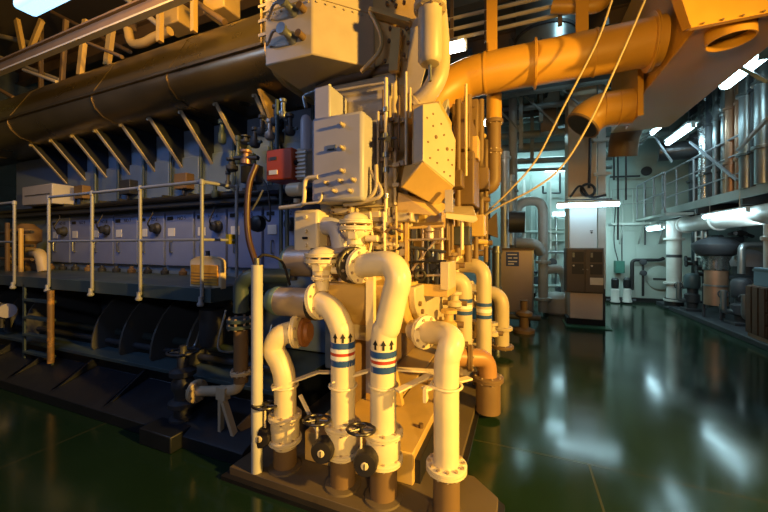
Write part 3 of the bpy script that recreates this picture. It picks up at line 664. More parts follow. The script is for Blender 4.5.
for i, pts in enumerate(([aY(203,322,2.5),aY(195,345,2.45),aY(188,352,2.3)], [aY(226,310,2.5),aY(218,345,2.4),aY(226,352,2.4),aY(246,350,2.3)], [aY(272,325,2.3),aY(264,352,2.2),aY(258,372,2.15)])):
    tag(MB().smooth(pts, .012, 8).build('thin_tube', silver), ('thin silver tube slanting down to the gate valve wheel','thin tube bending under the walkway end','thin tube slanting behind the white post')[i], 'pipe')
tag(MB().lathe(aY(212,345,2.55), (0,0,1), [(.10,0),(.12,.03),(.12,.25),(.12,.38)], 20).build('sump_pot', dark), 'dark round pot hanging under the walkway end', 'pot')

# ================================================================== END FACE, MIDDLE DEPTH
ec = T('end_casing', 'curved yellow end casing on the engine above the yellow bearers', 'casing', (-.85,3.6,.3))
pts = [(2.25,1.42)]+[(3.4-1.15*math.cos(t*math.pi/14), 1.36-.50*math.sin(t*math.pi/14)) for t in range(0,15)]+[(4.55,1.42)]
MB().px(-1.45, -.78, pts).build('drum', eyellow, ec, .015)
pts2 = [(2.38,1.40)]+[(3.4-1.02*math.cos(t*math.pi/14), 1.34-.40*math.sin(t*math.pi/14)) for t in range(0,15)]+[(4.42,1.40)]
MB().px(-.78, -.72, pts2).build('cover_plate', epaint, ec, .012)
for t in range(1,14,1):
    bolt(ec, (-.73, 3.4-.95*math.cos(t*math.pi/14), 1.34-.34*math.sin(t*math.pi/14)), (1,0,0), .02, .03, brownp)
MB().box2((-1.45,2.4,.31),(-1.35,4.6,.9)).build('back_plate', brownp, ec)
MB().hull([(-1.3,2.75,.31),(-.95,2.75,.31),(-1.3,2.75,.95),(-1.1,2.75,.95),(-1.3,2.81,.31),(-.95,2.81,.31),(-1.3,2.81,.95),(-1.1,2.81,.95)]).build('foot_web', eyellow, ec)
hs = T('cooler_end_box', 'pale yellow box behind the first two pipe elbows with vertical tube', 'box', aY(355,335,2.5))
MB().box2(aY(338,338,2.5), aY(374,278,2.5)+V((0,.4,0))).build('body', epaint, hs, .015)
MB().cyl(aY(345,330,2.42), aY(345,276,2.42), .055, 16).build('tube', cream, hs)
MB().box2(aY(362,322,2.47), aY(378,296,2.47)+V((0,.05,0))).build('cover', cream, hs, .01)
for q in ((364,300),(376,300),(364,318),(376,318)): bolt(hs, aY(q[0],q[1],2.47), (0,-1,0), .010, .012, epaint)
er = T('engine_end', 'pale yellow engine end wall behind the open rack of fittings', 'engine end', (-1,3.8,1.4))
MB().box2((-1.2,3.0,1.35),(-.80,6.0,2.9)).build('wall', eyellow, er, .02)
rk = T('governor_rack', 'open yellow rack full of dark rods and springs under the angled box', 'rack', aY(425,292,2.7))
MB().box2(aY(404,295,2.62), aY(448,285,2.62)+V((0,.35,0))).build('base', eyellow, rk, .006)
MB().box2(aY(440,290,2.60), aY(449,262,2.60)+V((0,.3,0))).build('end_block', epaint, rk, .006)
MB().bar(aY(407,290,2.62), aY(407,220,2.62), .03,.03,V((0,1,0))).build('upright', eyellow, rk)
MB().box2(aY(409,286,2.9), aY(443,222,2.9)+V((0,.05,0))).build('back_plate', brownp, rk)
for k,(px,y0,y1,r,m) in enumerate(((412,282,225,.014,black),(417,284,245,.03,dark),(423,282,222,.012,steel),(428,284,236,.032,black),(433,280,226,.014,silver),(438,284,250,.03,dark),(430,240,225,.04,steel),(442,262,224,.012,cream))):
    MB().lathe(aY(px,y0,2.68), (0,0,1), [(r,0),(r,(y0-y1)*.0078*.5),(r*.6,(y0-y1)*.0078*.55),(r*1.1,(y0-y1)*.0078*.62),(r*.8,(y0-y1)*.0078)], 12).build('governor_rod', m, rk)
for py in (240,262,276): MB().cyl(aY(409,py,2.62), aY(446,py-1,2.62), .010, 8).build('link_rod', (steel,black,silver)[py%3], rk)
MB().ring(aY(420,275,2.6),(0.2,-1,0),.04,.012).build('spring_eye', black, rk)
# yellow shelf, brown boxes
sh = T('drip_tray', 'bright yellow wedge tray sticking out right of the angled box', 'tray', aY(462,222,3.0))
MB().hull([aY(445,213,2.9),aY(476,216,3.0),aY(478,220,3.0),aY(455,206,3.5),aY(473,206,3.5),aY(445,218,2.9),aY(474,223,3.0)]).build('tray', epaint, sh, .004)
MB().cyl(aY(462,250,3.0),aY(462,222,3.0),.016,10).build('rod', cream, sh)
for i,(x0,y0,x1,y1,yy) in enumerate(((455,205,474,150,3.6),(453,150,470,112,3.5),(446,255,462,225,3.6),(462,130,478,98,4.2))):
    o = T('engine_box', ('brown casing box above the wedge tray','upper brown box behind the angled box','low yellow box under the wedge tray','dim brown box below the overhead duct')[i], 'box', aY((x0+x1)/2,y0,yy))
    MB().box2(aY(x0,y0,yy), aY(x1,y1,yy)+V((0,.5,0))).build('body', (brownp,brownp,eyellow,brownp)[i], o, .015)
    p = aY(x0+4,y1+8,yy); bolt(o, p, (0,-1,0), .02, .02, brownp)
    bolt(o, aY(x1-4,y1+8,yy), (0,-1,0), .02, .02, brownp)
for i,(px,y0,y1,yy,r) in enumerate(((466,176,84,3.4,.014),(452,250,215,3.2,.018),(470,200,140,3.8,.02),(447,240,180,3.0,.014))):
    tag(MB().cyl(aY(px,y0,yy),aY(px,y1,yy),r,10).build('vertical_pipe', cream if i<1 else brownp), ('slim cream pipe standing under the overhead air pipe near its elbow','short slim brown pipe below the wedge tray','slim brown pipe in front of the brown casing box','slim brown pipe dropping from the angled box right corner')[i], 'pipe')
# back pipes with bands
def back_pipe(label, px, yy, r, ytop, ybot, yb, elbow=None, m=None):
    b = aY(px,ybot,yy); tp = aY(px,ytop,yy); t = T('cooling_pipe', label, 'pipe', b)
    pts = [b, tp] if not elbow else [b, tp, tp+V(elbow)]
    MB().tube(pts, r, r*1.8, 18).build('tube', m or cream, t)
    if elbow: flange(t, tp+V(elbow), V(elbow), r*1.5, .05, cream, 8)
    if yb:
        for k, dy in enumerate((0,6,12)):
            z = aY(px,yb+dy,yy).z; MB().cyl((b.x,b.y,z-.02),(b.x,b.y,z+.02), r*1.02, 20).build('blue_band', bandb if k != 1 else bandw, t)
    flange(t, b+V((0,0,.03)), (0,0,1), r*1.6, .05, brownp, 8)
    flange(t, aY(px,ybot-20,yy), (0,0,1), r*1.45, .05, m or cream, 8)
    return t
back_pipe('short yellow banded pipe beside the end casing, elbow to left', 464, 3.6, .085, 280, 378, 300, (-.22,-.05,0.02), epaint)
back_pipe('taller yellow banded pipe just right of the short banded one', 484, 4.0, .085, 266, 384, 304, (-.3,.1,0), epaint)
t = back_pipe('plain yellow pipe nearest the stainless cabinet', 502, 5.6, .11, 294, 348, None, (-.5,.1,.02), epaint)
op = T('orange_elbow_pipe', 'fat orange brown pipe elbow at floor level behind the front pipes', 'pipe', aY(488,378,3.5))
MB().tube([aY(455,357,3.3), aY(487,358,3.5), aY(488,380,3.5)], .09, .14, 18).build('bend', M('orange_brown_pipe', (.34,.18,.07), .45), op)
flange(op, aY(488,378,3.5), (0,0,1), .15, .05, brownp, 8); flange(op, aY(470,358,3.4), (1,.15,0), .13, .05, brownp, 8)
MB().cyl(aY(488,378,3.5)+V((0,0,-.03)), V((aY(488,378,3.5).x, 3.5, .05)), .12).build('foot', brownp, op)
for i,(px,py,yy,s) in enumerate(((455,300,3.2,.07),(449,320,3.0,.08),(472,300,4.2,.09),(476,330,4.4,.1),(492,330,4.8,.09),(456,340,3.2,.07),(473,352,4.2,.08),(452,262,3.4,.08),(470,250,4.2,.1),(480,240,4.6,.1))):
    p = aY(px,py,yy); q = T('engine_fitting', ('yellow fitting left of the short banded pipe','round fitting on the end casing right side','fitting squeezed between the two banded pipes','low pump between banded pipes, near floor','fitting right of the taller banded pipe','low fitting under the end casing corner','bottom valve between the two banded pipes','fitting under the low yellow box','upper fitting above the short banded pipe','upper fitting above the taller banded pipe')[i], 'fitting', p)
    MB().lathe(p, (0,0,1), [(s*.7,-s),(s,-s*.8),(s,-s*.2),(s*.5,0),(s*.5,s*.7),(s*.9,s*.8),(s*.9,s*1.2)], 14).build('body', (epaint,eyellow,cream,brownp)[i%4], q)
    MB().cyl(p+V((-s*1.6,0,-s*.4)), p+V((s*1.6,0,-s*.4)), s*.35, 10).build('port', brownp, q)

# exhaust riser (brown) and steel cabinet
br = T('brown_riser', 'brown insulated riser pipe below the overhead duct, bending left', 'pipe', aY(494,190,5.0))
MB().tube([aY(494,70,5.0), aY(494,188,5.0), aY(472,190,5.0)], .095, .14, 16).build('tube', brownp, br)
flange(br, aY(494,122,5.0), (0,0,1), .125, .06, brownp, 8); flange(br, aY(494,152,5.0), (0,0,1), .115, .05, brownp, 8)
MB().cyl(aY(494,120,5.0), aY(494,95,5.0), .105, 16).build('sleeve', ductp, br)
sc_ = T('stainless_cabinet', 'stainless steel cabinet with small blue sign behind the engine', 'cabinet', (-.15,8.2,.1))
a = aY(492,311,8.0); b = aY(533,250,8.0)
MB().box2((a.x,8.0,a.z),(b.x,8.7,b.z)).build('body', steel, sc_, .015)
MB().box2((a.x-.03,7.96,b.z),(b.x+.03,8.74,b.z+.04)).build('lid', brownp, sc_)
MB().box2((b.x-.02,7.99,a.z),(b.x+.015,8.7,b.z)).build('side_trim', silver, sc_)
for dx in (.08, b.x-a.x-.08):
    for yy in (8.06,8.62): MB().box2((a.x+dx-.03,yy-.03,0),(a.x+dx+.03,yy+.03,a.z)).build('leg', dark, sc_)
sgn = MB().box2(aY(506,266,7.99), aY(519,252,7.99)+V((0,.008,0))).build('sign_plate', signb, sc_)
for k, (x0, x1, yy) in enumerate(((507.5,517,254.5),(508,512,258),(513.5,517.5,258),(508,517,261.5),(508,514,264))):
    MB().box2(aY(x0,yy+.5,7.985), aY(x1,yy-.5,7.985)+V((0,.004,0))).build('sign_line', labelw, sgn)
pm = T('bilge_pump', 'dark upright pump standing before the stainless cabinet', 'pump', aZ(524,330,0))
p = aZ(524,332,0); MB().lathe(p, (0,0,1), [(.2,0),(.2,.06),(.09,.1),(.09,.3),(.16,.34),(.16,.4),(.07,.44),(.07,.62),(.1,.64)], 18).build('body', brownp, pm)
MB().cyl(p+V((-.3,0,.3)), p+V((.3,0,.3)), .06).build('port', dark, pm)
brs = M('bright_riser_steel', (.55,.60,.62), .35, metal=.4)
# silver risers, u pipe behind
for i,(px,y0,y1,yy,r,m) in enumerate(((505,250,152,8.3,.10,brs),(511,245,175,8.4,.07,brs),(513,300,82,8.8,.10,M('grey_pipe_paint',(.30,.31,.30),.5)),(487,322,165,7.4,.07,silver),(497,329,246,7.2,.08,silver))):
    t = T('grey_riser', ('bright silver riser above the stainless cabinet','thinner silver riser right of the bright one','grey riser reaching the overhead beams','silver riser left of the bright one, behind engine','short silver riser at the left of stainless cabinet')[i], 'pipe', aY(px,y0,yy))
    MB().cyl(aY(px,y0,yy), aY(px,y1,yy), r, 16).build('tube', m, t)
    flange(t, aY(px,y1+6,yy), (0,0,1), r*1.35, .06, m); flange(t, aY(px,(y0+y1)/2,yy), (0,0,1), r*1.3, .05, m)
up = T('return_bend_pipe', 'grey inverted U pipe standing behind the stainless cabinet', 'pipe', aY(530,250,9.2))
gp = M('light_grey_pipe', (.42,.44,.43), .45)
MB().tube([aY(517,240,9.2), aY(517,202,9.2), aY(543,200,9.2), aY(543,312,9.2)], .115, .3, 18).build('tube', gp, up)
flange(up, aY(543,262,9.2), (0,0,1), .18, .08, gp); flange(up, aY(543,299,9.2), (0,0,1), .19, .08, gp)
tag(MB().tube([aY(543,270,9.2), aY(562,268,9.6), aY(566,285,9.8), aY(566,310,9.8)], .11, .3, 18).build('branch_pipe', gp), 'grey branch pipe running right from the inverted U pipe', 'pipe')
tag(MB().cyl(aY(509,222,8.0), aY(525,222,8.0), .24, 20).build('silencer', dark), 'dark short silencer drum above the stainless cabinet', 'drum')
tag(MB().hull([aY(478,230,7.0),aY(497,212,7.0),aY(498,238,7.0),aY(478,232,7.6),aY(497,212,7.6),aY(498,238,7.6)]).build('hopper', brownp), 'brown wedge hopper left of the dark silencer drum', 'hopper')
tag(MB().tube([aY(516,243,8.6),aY(536,244,8.6),aY(540,252,8.8)], .13,.2,16).build('grey_bend', gp), 'grey bend pipe along the top of the stainless cabinet', 'pipe')

# ================================================================== RIGHT: DUCT, PIPES OVERHEAD
od = T('ventilation_duct', 'large rectangular orange ventilation duct hanging overhead at right', 'duct', (1.9,6,3.7))
MB().box2((1.5,3.95,3.72),(2.32,7.0,5.3)).build('trunk', ductp, od, .01)
MB().hull([(1.41,3.78,3.66),(3.0,3.78,3.66),(.95,3.70,5.4),(3.0,3.70,5.4),(1.41,3.95,3.72),(3.0,3.95,3.72),(.95,3.95,5.4),(3.0,3.95,5.4)]).build('transition', ductp, od, .006)
MB().bar((1.40,3.77,3.65),(3.0,3.77,3.65),.05,.03).build('flange_lip', ductp, od)
for k in range(9): bolt(od, (1.48+.13*k,3.742,3.65), (0,-1,0), .010, .012, brownp)
MB().lathe((1.80,4.06,3.60), (0,0,1), [(.175,.14),(.175,0),(.163,0),(.163,.13)], 28).build('collar', ductp, od)
MB().lathe((1.80,4.06,3.70), (0,0,1), [(.161,0),(.161,.015)], 28).build('collar_shade_disc', black, od)  # black disc painting the shade inside the open collar
MB().box2((1.40,5.18,3.38),(1.46,5.72,3.98)).build('branch_plate', ductp, od)
MB().smooth([(1.9,6.95,4.0),(1.88,7.3,3.98),(1.85,7.6,3.8),(1.83,7.7,3.45)], .24, 20).build('tail_elbow', brownp, od)
dp = T('air_pipe', 'wide orange air pipe crossing overhead from engine to duct', 'pipe', (.3,4.6,3.75))
z0 = 4.0
MB().smooth([(-1.25,4.35,3.45),(-1.02,4.5,3.78),(-.72,4.6,3.96),(-.4,4.6,z0),(.4,4.6,z0),(1.46,4.6,z0)], .255, 28).build('tube', ductp, dp)
for x in (-.42,.16,.82): MB().cyl((x-.012,4.6,z0),(x+.012,4.6,z0), .265, 28).build('joint_band', ductp, dp)
flange(dp, (.18,4.6,z0), (1,0,0), .30, .03, ductp); flange(dp, (1.36,4.6,z0), (1,0,0), .31, .04, ductp)
MB().hull([(-1.1,4.3,3.5),(-.86,4.3,3.62),(-.9,4.25,3.42),(-1.1,4.5,3.5),(-.86,4.5,3.62),(-.9,4.5,3.42)]).build('torn_lagging', white, dp)
e2 = T('air_pipe', 'short orange pipe stub with open elbow mouth below the duct', 'pipe', (1,5.5,3.4))
b0 = (1.42,5.45,3.60)
MB().smooth([b0,(1.25,5.45,3.61),(1.06,5.45,3.60),(.91,5.44,3.53),(.82,5.42,3.42)], .235, 26).build('elbow', ductp, e2)
ax_ = V((.09,.02,.11)).normalized()
MB().lathe((.815,5.418,3.412), ax_, [(.225,-.008),(.242,-.008),(.242,.02),(.225,.02)], 26).build('mouth_ring', brownp, e2)
MB().lathe(V((.815,5.418,3.412))-ax_*.01, ax_, [(.215,0),(.215,.004)], 26).build('mouth_shade_disc', black, e2)  # black disc stands in for the shade inside the open elbow
for x in (1.08,1.25): MB().cyl((x-.008,5.45,3.605),(x+.008,5.45,3.605), .245, 26).build('joint_band', ductp, e2)
for i,(px,x) in enumerate(((492,0),(582,0))):
    h = T('duct_hanger', ('left','right')[i]+' orange strap hanger holding the wide air pipe', 'hanger', aY(px,40,4.5))
    MB().bar(aY(px,66 if i == 0 else 45,4.5), aY(px,-40,4.5), .13, .03, V((0,1,0))).build('strap', ductp, h)
    MB().box(aY(px,40 if i else 48,4.46), (.09,.03,.16)).build('clevis', ductp, h)
# ropes
for i,(pts,yy) in enumerate((([(618,-22),(612,0),(596,44),(562,110),(536,160),(510,190),(483,216)],3.95),([(655,-22),(645,0),(619,60),(591,120),(563,165),(535,188),(500,206),(478,220)],3.9))):
    tag(MB().smooth([aY(a,b,yy) for a,b in pts], .010, 8).build('rope', rope_m), ('left cream rope slanting down from the ceiling past the pillar','right cream rope slanting across the pillar face')[i], 'rope')
# overhead gallery rails & silver duct between
gr = T('gallery_rail', 'three thin overhead rails behind the short yellow cylinder', 'railing', (-.2,6,5))
for k,(py) in enumerate((22,33,43)): MB().cyl(aY(438,py,5.2), aY(600,py-38,5.2), .028, 8).build('rail', epaint, gr)
for px in (452,486,560): MB().bar(aY(px,52-(px-440)*.22,5.2), aY(px,-30,5.2), .05, .05, V((0,1,0))).build('post', brownp, gr)
sd = T('silver_duct', 'silvery teal round vertical duct above the wide air pipe', 'duct', aY(545,50,6.5))
MB().cyl(aY(545,62,6.5), V((aY(545,62,6.5).x, 6.5, ZC-.02)), .48, 28).build('tube', silver, sd)
MB().cyl(aY(545,40,6.5), aY(545,37,6.5), .5, 28).build('band', dark, sd)
tag(MB().tube([aY(552,6,4.9),aY(600,6,4.9),aY(610,-10,4.9)], .09,.1,14).build('orange_loop_pipe', ductp), 'orange pipe loop crossing before the silver vertical duct', 'pipe')

# overhead pipes at back (between engine and pillar)
grey2 = M('overhead_pipe_paint', (.20,.22,.21), .5)
for i,(x0,y0,x1,y1,yy,r) in enumerate(((500,138,612,128,9.8,.10),(500,150,612,142,10.2,.13),(500,162,612,157,10.6,.09),(500,112,612,98,9.0,.07),(500,98,612,80,8.3,.06),(500,170,612,167,11,.06),(500,122,650,112,11.5,.1),(600,118,660,104,9.5,.08),(600,142,668,132,10.5,.1))):
    tag(MB().cyl(aY(x0-20,y0+1,yy),aY(x1,y1,yy),r,12).build('overhead_pipe', grey2), 'grey overhead pipe running across the back, %s down from the top' % ('fifth sixth seventh second first eighth fourth third ninth'.split()[i]), 'pipe')
for i,(px,yy,y0,y1) in enumerate(((541,9.0,60,122),(521,8.6,70,150),(556,9.5,70,135),(532,10,90,160))):
    tag(MB().bar(aY(px,y1,yy),aY(px,y0,yy),.09,.09,V((0,1,0))).build('hanger_post', grey2), ('thick','slim','right-hand','middle')[i]+' grey hanger post dropping from the back ceiling beams', 'post')
tr = T('cable_tray', 'dark cable tray crossing under the wide air pipe at the back', 'tray', aY(540,80,7.6))
MB().bar(aY(470,92,7.2),aY(645,66,7.2),.5,.05).build('tray', dark, tr)
for k in range(5): MB().cyl(aY(470,90,7.0+.1*k)+V((0,0,.04)),aY(645,64,7.0+.1*k)+V((0,0,.04)),.03,8).build('cable', cable, tr)
tag(MB().box2(aY(541,132,9.2),aY(556,105,9.2)+V((0,.4,0))).build('orange_crate', brownp), 'dim brown box hung under back ceiling beams', 'box')

# ================================================================== PILLAR AREA
pc = T('switch_cabinet', 'brown two-door electrical cabinet in front of the pillar', 'cabinet', (1.4,8.4,.68))
a = aY(566.5,292,8.2); b = aY(604,248,8.2)
MB().box2((a.x,8.2,a.z),(b.x,8.7,b.z)).build('body', cabbr, pc, .01)
xm = (a.x+b.x)/2
for s,(x0,x1) in enumerate(((a.x+.02,xm-.01),(xm+.01,b.x-.02))):
    d = MB().box2((x0,8.175,a.z+.02),(x1,8.2,b.z-.02)).build('door', cabbr, pc, .006)
    MB().box2((x0+.08,8.165,b.z-.30),(x0+.30,8.176,b.z-.08)).build('meter_panel', dark, d)
    MB().box2((x0+.09,8.16,b.z-.2),(x0+.13,8.17,b.z-.1)).build('meter', silver, d)
    MB().box2((x0+.08,8.165,a.z+.40),(x0+.30,8.176,a.z+.62)).build('meter_panel', dark, d)
    MB().cyl((x0+.11,8.178,a.z+.58),(x0+.11,8.15,a.z+.58),.02,10).build('knob', labelw, d)
    if s: MB().box2((x0+.08,8.165,a.z+.18),(x0+.32,8.176,a.z+.33)).build('notice', labelw, d)
    MB().cyl((x1-.03 if s == 0 else x0+.03,8.178,a.z+.5),(x1-.03 if s == 0 else x0+.03,8.14,a.z+.5),.015,8).build('handle', silver, d)
lw = T('base_cabinet', 'pinkish white low cabinet below the brown electrical cabinet', 'cabinet', (1.4,8.4,0))
a2 = aY(570,318,8.25); b2 = aY(603,294,8.25)
MB().box2((a2.x,8.25,a2.z),(b2.x,8.7,b2.z)).build('body', pinkb, lw, .012)
MB().box2((a2.x-.06,8.28,0),(b2.x+.05,8.7,a2.z)).build('plinth', black, lw)
MB().box2((b2.x,8.28,a2.z),(b2.x+.05,8.66,b2.z+.1)).build('side_bracket', dark, lw)
MB().box2((a2.x+.02,8.28,b2.z),(b2.x-.02,8.68,a.z)).build('neck', dark, lw)
tag(MB().box2((a2.x-.1,8.02,0),(b2.x+.12,8.75,.02)).build('green_mat', greenp), 'bright green edged floor mat around the low cabinet', 'mat')
def lamp(label, a, b, w=.09, m=None, body=True, drop=.0, name='fluorescent_lamp'):
    a, b = V(a), V(b); t = T(name, label, 'lamp', (a+b)/2)
    up_ = V((0,0,1))
    if body: MB().bar(a+up_*(w*.62), b+up_*(w*.62), w*1.5, w*.35).build('housing', lampbody, t, .004)
    MB().cyl(a, b, w*.45, 14).build('tube', m or tube_m, t)
    d = (b-a).normalized()
    for e, s in ((a,-1),(b,1)): MB().box(e+up_*(w*.15)+d*s*.01, (w*.6 if abs(d.x)<.5 else .03, w*.6 if abs(d.x)>.5 else .03, w*1.1)).build('end_cap', lampbody, t)
    if drop:
        for q in (a.lerp(b,.15), a.lerp(b,.85)): MB().cyl(q+up_*w*.6, q+up_*drop, .006, 6).build('hanger_wire', silver, t)
    return t
lamp('long fluorescent lamp hung in front of the pillar above the cabinet', aY(557,206,8.2), aY(619,204,8.2), .10, tube_b, drop=.5)
pd = T('cable_reel', 'tangle of black cable on the bracket above the pillar lamp', 'cable', aY(587,195,8.5))
MB().ring(aY(588,190,8.55), (.2,-1,.2), .14, .03, 20, 6).build('coil', cable, pd)
MB().smooth([aY(570,197,8.45),aY(580,186,8.5),aY(590,197,8.45),aY(606,195,8.5)], .025, 8).build('loose_cable', cable, pd)
MB().bar(aY(565,200,8.5),aY(612,199,8.5),.04,.03).build('bracket', dark, pd)
MB().smooth([aY(590,105,8.65),aY(590,150,8.65),aY(589,188,8.6)], .03, 8).build('riser_cable', cable, pd)
pt = T('pole_tray', 'white steel pole with short brackets at right of the pillar', 'pole', aY(610,200,8.9))
MB().bar(aY(601.5,290,8.8), aY(601.5,60,8.8), .15, .09, V((0,1,0))).build('pole', white, pt)
for py in (140,174): MB().box(aY(602,py,8.66), (.32,.1,.06)).build('bracket', white, pt)
for i,(px,y0,y1) in enumerate(((618,240,60),(626,200,40),(614,180,90))):
    tag(MB().cyl(aY(px,y0,9.2),aY(px,y1,9.2),.02,8).build('thin_conduit', dark), ('long dark conduit right of the pillar pole','shorter dark conduit beside wall gangway','thin conduit touching the pillar pole')[i], 'conduit')
nb = T('white_locker', 'flat white locker fixed on the lower pillar face under the lamp', 'locker', (1.41,8.7,1.7))
MB().box2((1.05,8.64,1.66),(1.59,8.718,2.66)).build('body', M('white_locker_paint', (.66,.70,.74), .4, var=.04), nb, .01)
MB().cyl((1.48,8.645,2.02),(1.48,8.60,2.02),.02,10).build('handle', dark, nb)
MB().box2((1.45,8.635,2.05),(1.51,8.642,2.07)).build('latch', dark, nb)

# back wall lamps, panels
lamp('fluorescent lamp on the back wall left of the pillar', aY(545,170,12.3), aY(571,169,12.3), .14, tube_b, name='wall_lamp')
lamp('lower fluorescent lamp at the back wall beside the pillar', aY(553,214,12.3), aY(570,214,12.3), .12, tube_b, name='wall_lamp')
fr = T('wall_bracket', 'black L-shaped bracket on the back wall below the lamp', 'bracket', aY(552,190,12.4))
MB().tube([aY(543,186,12.45),aY(543,193,12.45),aY(560,193,12.45),aY(560,173,12.45)], .03,.02,8).build('bar', black, fr)
sv = T('wall_shelf', 'pale shelf unit against the back wall beneath the lower lamp', 'shelf', aY(558,245,12.3))
for py in (217,228,240): MB().box2(aY(550,py+1,12.2),aY(568,py,12.2)+V((0,.35,0))).build('board', mint, sv)
for px in (550,568): MB().box2(aY(px,250,12.2),aY(px+1.5,180,12.2)+V((0,.1,0))).build('upright', white, sv)

# ================================================================== GANGWAYS
gdk = M('gangway_paint', (.30,.33,.31), .5)
gw = T('gangway', 'long steel gangway with railing high along the right wall', 'gangway', (4.6,9,2.7))
MB().box2((3.9,4.2,2.70),(5.6,12.2,2.76)).build('deck', gdk, gw)
MB().box2((3.86,4.2,2.62),(3.92,12.2,2.80)).build('edge_beam', gdk, gw)
for k in range(5): MB().box2((3.9,5+1.7*k,2.5),(5.6,5.1+1.7*k,2.7)).build('cross_beam', dark, gw)
ys = [4.6+.95*k for k in range(9)]
for y in ys: MB().cyl((3.9,y,2.76),(3.9,y,3.85), .022, 8).build('post', railm, gw)
MB().cyl((3.9,4.2,3.85),(3.9,12.2,3.85), .024, 8).build('top_rail', railm, gw)
for z in (3.5,3.12): MB().cyl((3.9,4.2,z),(3.9,12.2,z), .016, 8).build('middle_rail', railm, gw)
g2 = T('gangway', 'lower landing with looped railing at the end of the gangway', 'gangway', (3.6,11.2,2.5))
MB().box2((3.3,10.2,2.48),(3.86,12.4,2.54)).build('deck', gdk, g2)
for y in (10.25,11.0,11.7,12.35): MB().cyl((3.32,y,2.54),(3.32,y,3.55), .022, 8).build('post', railm, g2)
MB().tube([(3.32,10.25,2.54),(3.32,10.25,3.56),(3.32,12.35,3.56)], .022,.12, 8).build('top_rail', railm, g2)
MB().cyl((3.32,10.25,3.05),(3.32,12.35,3.05), .016, 8).build('middle_rail', railm, g2)
g3 = T('gangway', 'narrow gangway fixed along the back wall right of the pillar', 'gangway', (2.8,12.3,2.4))
a = aY(612,224,12.1); b = aY(655,221,12.1); zb = a.z
MB().box2((a.x,12.05,zb-.04),(b.x,12.55,zb+.03)).build('deck', gdk, g3)
for k in range(5):
    x = a.x+(b.x-a.x)*k/4; MB().cyl((x,12.08,zb),(x,12.08,zb+1.05), .018, 8).build('post', gdk, g3)
for z in (1.05,.6): MB().cyl((a.x,12.08,zb+z),(b.x,12.08,zb+z), .018, 8).build('rail', gdk, g3)
for k in range(3):
    x = a.x+.3+.5*k; MB().bar((x,12.1,zb),(x,12.55,zb-.6),.04,.04,V((1,0,0))).build('knee_brace', gdk, g3)

# ================================================================== BACK WALL ITEMS RIGHT OF PILLAR
bl = T('bent_wall_pipe', 'black pipe loop on the back wall around a round hatch', 'pipe', aY(640,270,12.4))
MB().tube([aY(632,290,12.42),aY(632,260,12.42),aY(660,260,12.42),aY(664,258,12.42)], .05,.12,10).build('tube', black, bl)
MB().cyl(aY(643,296,12.42),aY(643,262,12.42),.035,8).build('drop', black, bl)
for py in (262,273): MB().lathe(aY(643,py,12.4), (0,-1,0), [(.09,0),(.09,.05),(.03,.06)], 14).build('valve', dark, bl)
ht = T('round_hatch', 'round grey hatch plate on the back wall', 'hatch', aY(660,290,12.5))
MB().lathe(aY(660,278,12.58), (0,-1,0), [(.36,0),(.36,.03),(.33,.05),(.05,.05)], 32).build('plate', mint, ht)
MB().box(aY(660,279,12.52), (.34,.02,.05)).build('handle', dark, ht)
gbx = T('green_box', 'small dark green box fixed on the back wall with cables', 'box', aY(621,272,12.3))
MB().box2(aY(616,273,12.3),aY(625,261,12.3)+V((0,.28,0))).build('body', greencov, gbx, .01)
for s in (0,1): MB().smooth([aY(618+s*4,261,12.4),aY(614+s*8,240,12.4),aY(616+s*7,200,12.4)], .015,6).build('cable', cable, gbx)
for i,px in enumerate((615,627)):
    q = T('wall_pump', ('left','right')[i]+' white and black upright pump under the green box', 'pump', aY(px,300,12.0))
    c = aY(px,302,12.0)
    MB().lathe(c, (0,0,1), [(.13,0),(.13,.05),(.11,.08),(.11,.38),(.06,.42)], 16).build('body', white, q)
    MB().lathe(c+V((0,0,.42)), (0,0,1), [(.09,0),(.10,.05),(.10,.26),(.05,.32)], 16).build('motor', black, q)
    MB().cyl(c+V((-.22,0,.05)),c+V((.22,0,.05)),.04,8).build('port', dark, q)
tag(MB().cyl(aY(645,245,12.45),aY(645,190,12.45),.025,8).build('wall_conduit', dark), 'dark conduit running down the back wall above the black loop', 'conduit')
kn = T('wall_valve', 'dark round valve wheel high on the back wall', 'valve', aY(645,172,12.4))
MB().lathe(aY(645,172,12.5),(0,-1,0),[(.05,0),(.05,.1),(.14,.11),(.14,.15)],16).build('wheel', dark, kn)
MB().cyl(aY(610,177,12.5),aY(640,176,12.5),.03,8).build('pipe', dark, kn)

# white riser pipe
wr = T('white_riser', 'tall white round pipe with flanges under the gangway landing', 'pipe', (3.85,11.3,0))
c = aZ(674,309,0); cx, cyy = c.x, c.y
zt = 2.42; MB().cyl((cx,cyy,.3),(cx,cyy,zt), .165, 24).build('tube', white, wr)
MB().lathe((cx,cyy,0),(0,0,1),[(.24,0),(.24,.05),(.21,.08),(.21,.3)],24).build('base', black, wr)
for py in (300,283,239): flange(wr, (cx,cyy,EYE+(HZ-py)/FPX*((V((cx,cyy,0))).dot(FWD))), (0,0,1), .23, .06, white, 8)
zz = EYE+(HZ-256)/FPX*(V((cx,cyy,0)).dot(FWD)); MB().cyl((cx,cyy,zz-.04),(cx,cyy,zz+.04),.17,24).build('dark_band', dark, wr)
MB().cyl((cx,cyy,.62),(cx+.42,cyy-.06,.62),.05,10).build('branch', white, wr)

